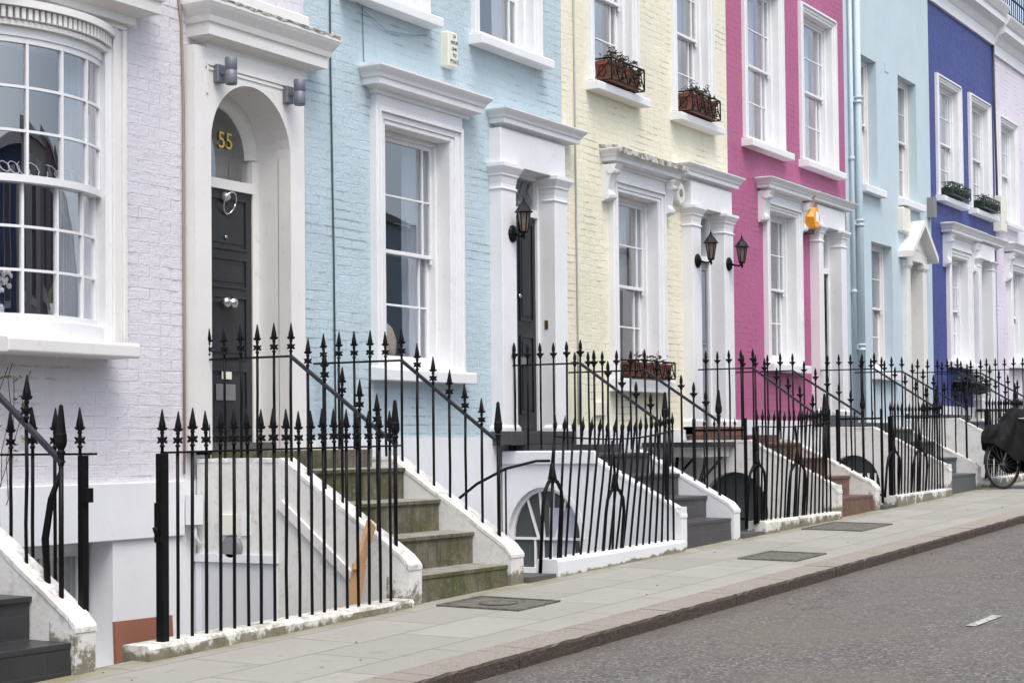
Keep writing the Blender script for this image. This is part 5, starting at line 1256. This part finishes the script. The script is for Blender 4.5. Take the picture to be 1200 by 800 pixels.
# =========================================================== window boxes
def foliage(b, x0, x1, y0, y1, z0, z1, n, s=.03):
    for k in range(n):
        x, y, z = random.uniform(x0, x1), random.uniform(y0, y1), random.uniform(z0, z1); a = random.uniform(0, 6.28); t = random.uniform(-1, 1)
        u = Vector((math.cos(a), math.sin(a), t * .6)).normalized() * s * random.uniform(.6, 1.4); v = Vector((-math.sin(a) * .5, math.cos(a) * .3, 1)).normalized() * s * random.uniform(.4, .8); p = Vector((x, y, z))
        b.quad([p - u, p - v * .6, p + u, p + v * .6])
def window_box(x0, x1, z0, h, y0, label, m='terra', guard='iron', plants='deadleaf', gx=(0.08, .22), gh=None, n=120, grp='window boxes'):
    wb = empty('window_box', ((x0 + x1) / 2, y0, z0), label, 'window box', grp)
    b = MB(); b.stack(x0, x1, y0 - .17, y0, [(-.012, z0), (0, z0 + h * .8), (.012, z0 + h * .82), (.012, z0 + h), (-.006, z0 + h), (-.006, z0 + h - .03)]); b.build('trough', M[m], wb)
    b = MB(); foliage(b, x0 + .02, x1 - .02, y0 - .19, y0 - .02, z0 + h - .03, z0 + h + .10, int(n * 1.6), .032)
    if n > 50:
        foliage(b, x0 + .15, x1 - .02, y0 - .205, y0 - .18, z0 + .02, z0 + h + .02, n, .03)
        for k in range(7):
            xx = random.uniform(x0 + .1, x1 - .05); foliage(b, xx - .04, xx + .04, y0 - .16, y0 - .06, z0 + h + .08, z0 + h + random.uniform(.12, .2), 9, .026)
    b.build('plants', M[plants], wb)
    b = MB()
    for k in range(8):
        x = random.uniform(x0, x1); b.tube([(x, y0 - .08, z0 + h - .02), (x + random.uniform(-.05, .05), y0 - .1, z0 + h + random.uniform(.05, .16))], .003, 4)
    b.build('stems', M['stem'], wb)
    if guard: guard_rail(x0 - .02, x1 + .03, z0 - .01, (gh or h + .03), y0 - .21, y0 + .02, label, guard)
def guard_rail(x0, x1, z0, h, yf, yb, lab, m):
    g_ = empty('window_guard', ((x0 + x1) / 2, yf, z0), 'scrolled iron guard holding the ' + lab, 'window guard', 'iron window box guards')
    b = MB(); t = .007
    for z in (z0 + .012, z0 + h):
        b.box(x0, x1, yf - t, yf + t, z - t, z + t)
        for x in (x0, x1): b.box(x - t, x + t, yf + t, yb, z - t, z + t)
    for x in (x0, x1):
        b.box(x - t, x + t, yf - t, yf + t, z0 + .02, z0 + h - .008)
    b.build('frame', M[m], g_)
    b = MB(); n = max(3, int((x1 - x0) / .17)); w = (x1 - x0) / n
    for k in range(n):
        xa = x0 + k * w
        b.tube([(xa + .01, yf, z0 + .02), (xa + w * .3, yf, z0 + h * .5), (xa + w * .5, yf, z0 + h - .01)], .006, 5); b.tube([(xa + w * .5, yf, z0 + h - .01), (xa + w * .7, yf, z0 + h * .5), (xa + w - .01, yf, z0 + .02)], .006, 5)
        b.tube([(xa + w * .5 + .035 * math.cos(a), yf, z0 + h * .4 + .035 * math.sin(a)) for a in [q * math.pi / 5 for q in range(11)]], .005, 5)
    for x in (x0, x1):
        ym = (yf + yb) / 2; b.tube([(x, ym + .045 * math.cos(a), z0 + h * .45 + .06 * math.sin(a)) for a in [q * math.pi / 6 for q in range(13)]], .006, 5); b.tube([(x, yf + .01, z0 + h * .95), (x, yb - .02, z0 + .03)], .006, 5)
    b.build('scrollwork', M[m], g_)
window_box(17.18, 17.95, 3.95, .22, D - .02, 'terracotta box at the upper left window of the cream house', n=110, plants='wither')
window_box(19.32, 20.10, 3.95, .22, D - .02, 'terracotta box at the upper right window of the cream house', n=110, plants='wither')
window_box(17.72, 18.72, .73, .17, D - .0, 'terracotta box at the ground floor window of the cream house', n=30)
window_box(30.2, 31.3, 4.23, .12, D - .02, 'green planter at the upper left window of the indigo house', 'green_iron', 'green_iron', 'leaf', gh=.22)
window_box(32.2, 33.3, 4.23, .12, D - .02, 'green planter at the upper right window of the indigo house', 'green_iron', 'green_iron', 'leaf', gh=.22)
hb = empty('hanging_planter', (31.3, D - .3, .75), 'dark leafy planter on the indigo wall below the ground floor window', 'planter')
b = MB(); b.stack(30.7, 32.0, D - .34, D - .02, [(-.05, .82), (0, 1.0)]); b.build('trough', M['iron'], hb)
b = MB(); foliage(b, 30.7, 32.05, D - .38, D - .04, .80, 1.12, 300, .05); b.build('plants', M['leaf'], hb)

# climbing plant at the left edge
cp = empty('climbing_plant', (7.7, D - .1, -.2), 'thin leggy climber with a few yellow green leaves under the bow window sill', 'plant')
b = MB()
for k in range(4):
    x = 8.40 + random.uniform(-.06, .06); pts = [(x, D - .06, -.55)]
    for q in range(7): pts.append((pts[-1][0] + random.uniform(-.03, .09), D - .03 - random.uniform(0, .05), pts[-1][2] + random.uniform(.10, .22)))
    b.tube(pts, .003, 5)
b.build('stem', M['stem'], cp)
b = MB(); foliage(b, 8.35, 8.75, D - .1, D - .02, -.1, .5, 34, .028); foliage(b, 8.3, 8.5, D - .1, D - .02, .3, .5, 22, .03); b.build('leaves', M['leaf2'], cp)
# boards
b = MB(); c = [(7.55, 7.35), (8.05, 7.30)]
b.hexa([(7.90, 7.22, -2.3), (8.43, 7.22, -2.3), (8.43, 7.24, -2.3), (7.90, 7.24, -2.3)], [(7.92, 7.29, -1.025), (8.43, 7.29, -1.03), (8.43, 7.31, -1.03), (7.92, 7.31, -1.025)])
tag(b.build('plywood_board', M['plywood']), 'reddish brown plywood board leaning in the gateway below the pavement', 'board')
b = MB(); P = [(9.62, 7.08, -1.30), (9.88, 7.08, -.92), (10.16, 7.09, -.60)]
b.bar((10.0, 7.08, -1.35), (10.14, 7.085, -.82), .10, .03); b.bar((10.12, 7.09, -.88), (10.34, 7.12, -.55), .10, .03)
tag(b.build('wooden_plank', M['wood']), 'rough pine plank propped against the side of the mossy steps', 'plank')

# =========================================================== covered bicycle
bx, by = 25.35, 6.58; bd = Vector((math.cos(R(-28)), math.sin(R(-28)), 0)); zg = gz(25.4) - .005
bike = empty('bicycle', (bx, by, zg), 'bicycle half hidden under a black cover, parked by the railings', 'bicycle')
def wheel(cx, cy, r_, par):
    b = MB(); c = Vector((cx, cy, zg + r_ + .0))
    N = 36
    b.tube([c + bd * (r_ - .02) * math.cos(2 * math.pi * k / N) + Vector((0, 0, (r_ - .02) * math.sin(2 * math.pi * k / N))) for k in range(N + 1)], .02, 8)
    w_ = b.build('wheel', M['rubber'], par)
    b = MB(); b.tube([c + bd * (r_ - .05) * math.cos(2 * math.pi * k / N) + Vector((0, 0, (r_ - .05) * math.sin(2 * math.pi * k / N))) for k in range(N + 1)], .009, 6); b.build('rim', M['steel'], w_)
    b = MB(); nrm = bd.cross(Vector((0, 0, 1)))
    for k in range(24):
        a = 2 * math.pi * k / 24; b.tube([c + nrm * (.025 if k % 2 else -.025), c + bd * (r_ - .05) * math.cos(a) + Vector((0, 0, (r_ - .05) * math.sin(a)))], .0018, 4)
    b.lathe(c - nrm * .04, [(.02, 0), (.02, .08)], 8, nrm); b.build('spokes', M['steel'], w_)
    return c
c1 = wheel(bx, by, .36, bike); p2 = Vector((bx, by, 0)) + bd * 1.05; c2 = wheel(p2.x, p2.y, .36, bike)
bb = Vector((bx, by, zg + .30)) + bd * .62; hd = Vector((bx, by, zg + .88)) + bd * .2; st = Vector((bx, by, zg + .92)) + bd * .80
b = MB()
b.tube([c1, hd - Vector((0, 0, .1))], .013, 7); b.tube([hd - Vector((0, 0, .12)), bb], .022, 8); b.tube([bb, st], .015, 8); b.tube([hd - Vector((0, 0, .05)), st - Vector((0, 0, .1))], .014, 8); b.tube([bb, c2], .011, 7); b.tube([st - Vector((0, 0, .12)), c2], .009, 7)
b.tube([hd, hd + Vector((0, 0, .12))], .014, 7); nrm = bd.cross(Vector((0, 0, 1))); b.tube([hd + Vector((0, 0, .12)) - nrm * .28, hd + Vector((0, 0, .12)) + nrm * .28], .012, 7)
b.build('frame', M['steel'], bike)
b = MB(); b.lathe(bb - nrm * .05, [(.09, 0), (.09, .008)], 20, nrm); b.bar(bb - nrm * .06, bb - nrm * .06 + Vector((0, 0, -.16)), .02, .015); b.build('crank', M['steel'], bike)
# mudguard
b = MB(); b.tube([c1 + bd * .37 * math.cos(R(a)) + Vector((0, 0, .37 * math.sin(R(a)))) for a in range(10, 181, 17)], .014, 6); b.build('mudguard', M['rubber'], bike)
# cover: a crumpled sheet draped over handlebar and saddle
cv = MB(); nU, nV = 28, 16; ctr = []
for i in range(nU + 1):
    u = i / nU; pos = Vector((bx, by, 0)) + bd * (-.42 + 1.75 * u)
    ridge = zg + .93 + .24 * math.exp(-((u - .42) / .16) ** 2) + .05 * math.exp(-((u - .72) / .12) ** 2) - .55 * max(0, u - .8) - .6 * max(0, .12 - u)
    env = min(1, u / .16) * min(1, (1 - u) / .1); env = env ** .6
    ridge += .035 * math.sin(u * 23) - .12 * (1 - env)
    hem = zg + .36 + .06 * math.sin(u * 9) + .10 * math.cos(u * 5)+ .16 * max(0, .25 - u) * 4 * .5
    hem = ridge - .10 + (hem - ridge + .10) * env
    wd = (.11 + .17 * math.exp(-((u - .4) / .22) ** 2) + .06 * math.sin(u * 17)) * env + .01
    row = []
    for j in range(nV + 1):
        a = -1 + 2 * j / nV; s_ = abs(a)
        z = ridge - (ridge - hem) * s_ ** 1.6 + .03 * math.sin(i * 1.7 + j * 2.3) * env + .022 * math.sin(i * 2.9 - j * 1.1) + random.uniform(-.014, .014)
        w2 = wd * (math.sin(s_ * math.pi / 2) ** .7) * (1 if a > 0 else -1) * (1 + .12 * math.sin(i * 2.2 + j * .8)) + (.03 * math.sin(i * 1.3 + j) + random.uniform(-.014, .014)) * env
        row.append(pos + nrm * w2 + Vector((0, 0, z)))
    ctr.append(row)
i0 = len(cv.v)
for row in ctr: cv.v += [tuple(p) for p in row]
for i in range(nU):
    for j in range(nV): cv.f.append((i0 + i * (nV + 1) + j, i0 + i * (nV + 1) + j + 1, i0 + (i + 1) * (nV + 1) + j + 1, i0 + (i + 1) * (nV + 1) + j))
o = cv.build('bicycle_cover', M['canvas'], base=(bx, by, zg + .4)); tag(o, 'crumpled black waterproof cover draped over the parked bicycle', 'cover')
so = o.modifiers.new('thick', 'SOLIDIFY'); so.thickness = .006
sb = o.modifiers.new('sub', 'SUBSURF'); sb.levels = 1; sb.render_levels = 1

# =========================================================== houses across the street (they show in the window glass)
OP = [((.50, .50, .47), 'stone coloured'), ((.72, .68, .60), 'off-white'), ((.07, .10, .22), 'navy blue'), ((.55, .52, .48), 'grey'), ((.34, .24, .27), 'plum'), ((.75, .74, .70), 'white'), ((.28, .36, .40), 'slate blue')]
OM = [mat('opposite_paint', c, .7) for c, _ in OP]
NUM = ('first', 'second', 'third', 'fourth', 'fifth', 'sixth', 'seventh', 'eighth', 'ninth', 'tenth', 'eleventh', 'twelfth', 'thirteenth')
for k in range(13):
    x0 = -8 + k * 6.2; x1 = x0 + 6.15; mi = OM[k % 7]; hb_ = gz(x0)
    h = empty('terraced_house', ((x0 + x1) / 2, -8, hb_ - .1), '%s %s house in the row across the street, mirrored in the window glass' % (NUM[k], OP[k % 7][1]), 'house', 'houses across the street')
    b = MB(); b.box(x0, x1, -12, -5.2, hb_ - .3, hb_ + 5.7); b.build('wall', mi, h)
    b = MB(); b.prism_x([(-12.2, hb_ + 5.7), (-5.0, hb_ + 5.7), (-8.6, hb_ + 6.5)], x0, x1); b.build('roof', M['roof'], h)
    for zz in (.8, 3.4):
        for xx in (x0 + .9, x0 + 3.6):
            b = MB(); b.box(xx - .12, xx + 1.32, -5.19, -5.12, hb_ + zz - .12, hb_ + zz + 2.02); w_ = b.build('window', M['white'], h)
            b = MB(); b.box(xx, xx + 1.2, -5.115, -5.10, hb_ + zz, hb_ + zz + 1.9); b.build('pane', M['opp_pane'], w_)

# =========================================================== light, sky, camera
w = bpy.data.worlds.new('World'); sc.world = w; w.use_nodes = True; nt = w.node_tree; bg = nt.nodes['Background']
sky = nt.nodes.new('ShaderNodeTexSky'); sky.sky_type = 'NISHITA'; sky.sun_disc = False; sky.sun_elevation = R(60); sky.air_density = 1.0; sky.dust_density = 3.5; sky.ozone_density = 1.0
SUNAZ = 236      # degrees, direction towards the sun measured from +X counter-clockwise (behind the camera, to the left)
sky.sun_rotation = R(90 - SUNAZ)
hs = nt.nodes.new('ShaderNodeHueSaturation'); hs.inputs['Saturation'].default_value = .68
nt.links.new(sky.outputs[0], hs.inputs['Color']); nt.links.new(hs.outputs[0], bg.inputs[0]); bg.inputs[1].default_value = .15
sun = bpy.data.lights.new('sun', 'SUN'); sun.energy = 1.0; sun.angle = R(28); sun.color = (1, .985, .965)
so = bpy.data.objects.new('sun', sun); COL.objects.link(so)
dirv = Vector((math.cos(R(SUNAZ)) * math.cos(R(60)), math.sin(R(SUNAZ)) * math.cos(R(60)), math.sin(R(60))))
so.rotation_euler = dirv.to_track_quat('Z', 'Y').to_euler(); so.location = (0, 0, 20)
# everything was measured from eye level: lift the whole place
for o in list(COL.objects):
    if o.parent is None and o.type in ('MESH', 'EMPTY'): o.location.z += ZS
cam = bpy.data.cameras.new('camera'); cam.sensor_width = 36; cam.sensor_fit = 'HORIZONTAL'; cam.lens = 2078 / 1200 * 36; cam.shift_y = 53.24 / 1200; cam.clip_end = 2000; cam.clip_start = .05
co = bpy.data.objects.new('camera', cam); COL.objects.link(co)
th, al, ro = R(29.98014668), R(1.84), -.01
F = Vector((math.cos(th) * math.cos(al), math.sin(th) * math.cos(al), math.sin(al))); R0 = Vector((math.sin(th), -math.cos(th), 0)); U0 = R0.cross(F)
Rr = math.cos(ro) * R0 + math.sin(ro) * U0; Uu = -math.sin(ro) * R0 + math.cos(ro) * U0
mt = Matrix((Rr, Uu, -F)).transposed().to_4x4(); mt.translation = Vector((0, 0, ZS)); co.matrix_world = mt
sc.camera = co
sc.view_settings.view_transform = 'Standard'; sc.view_settings.look = 'None'; sc.view_settings.gamma = 1; sc.view_settings.exposure = .80
sc.render.resolution_x = 1024; sc.render.resolution_y = 682
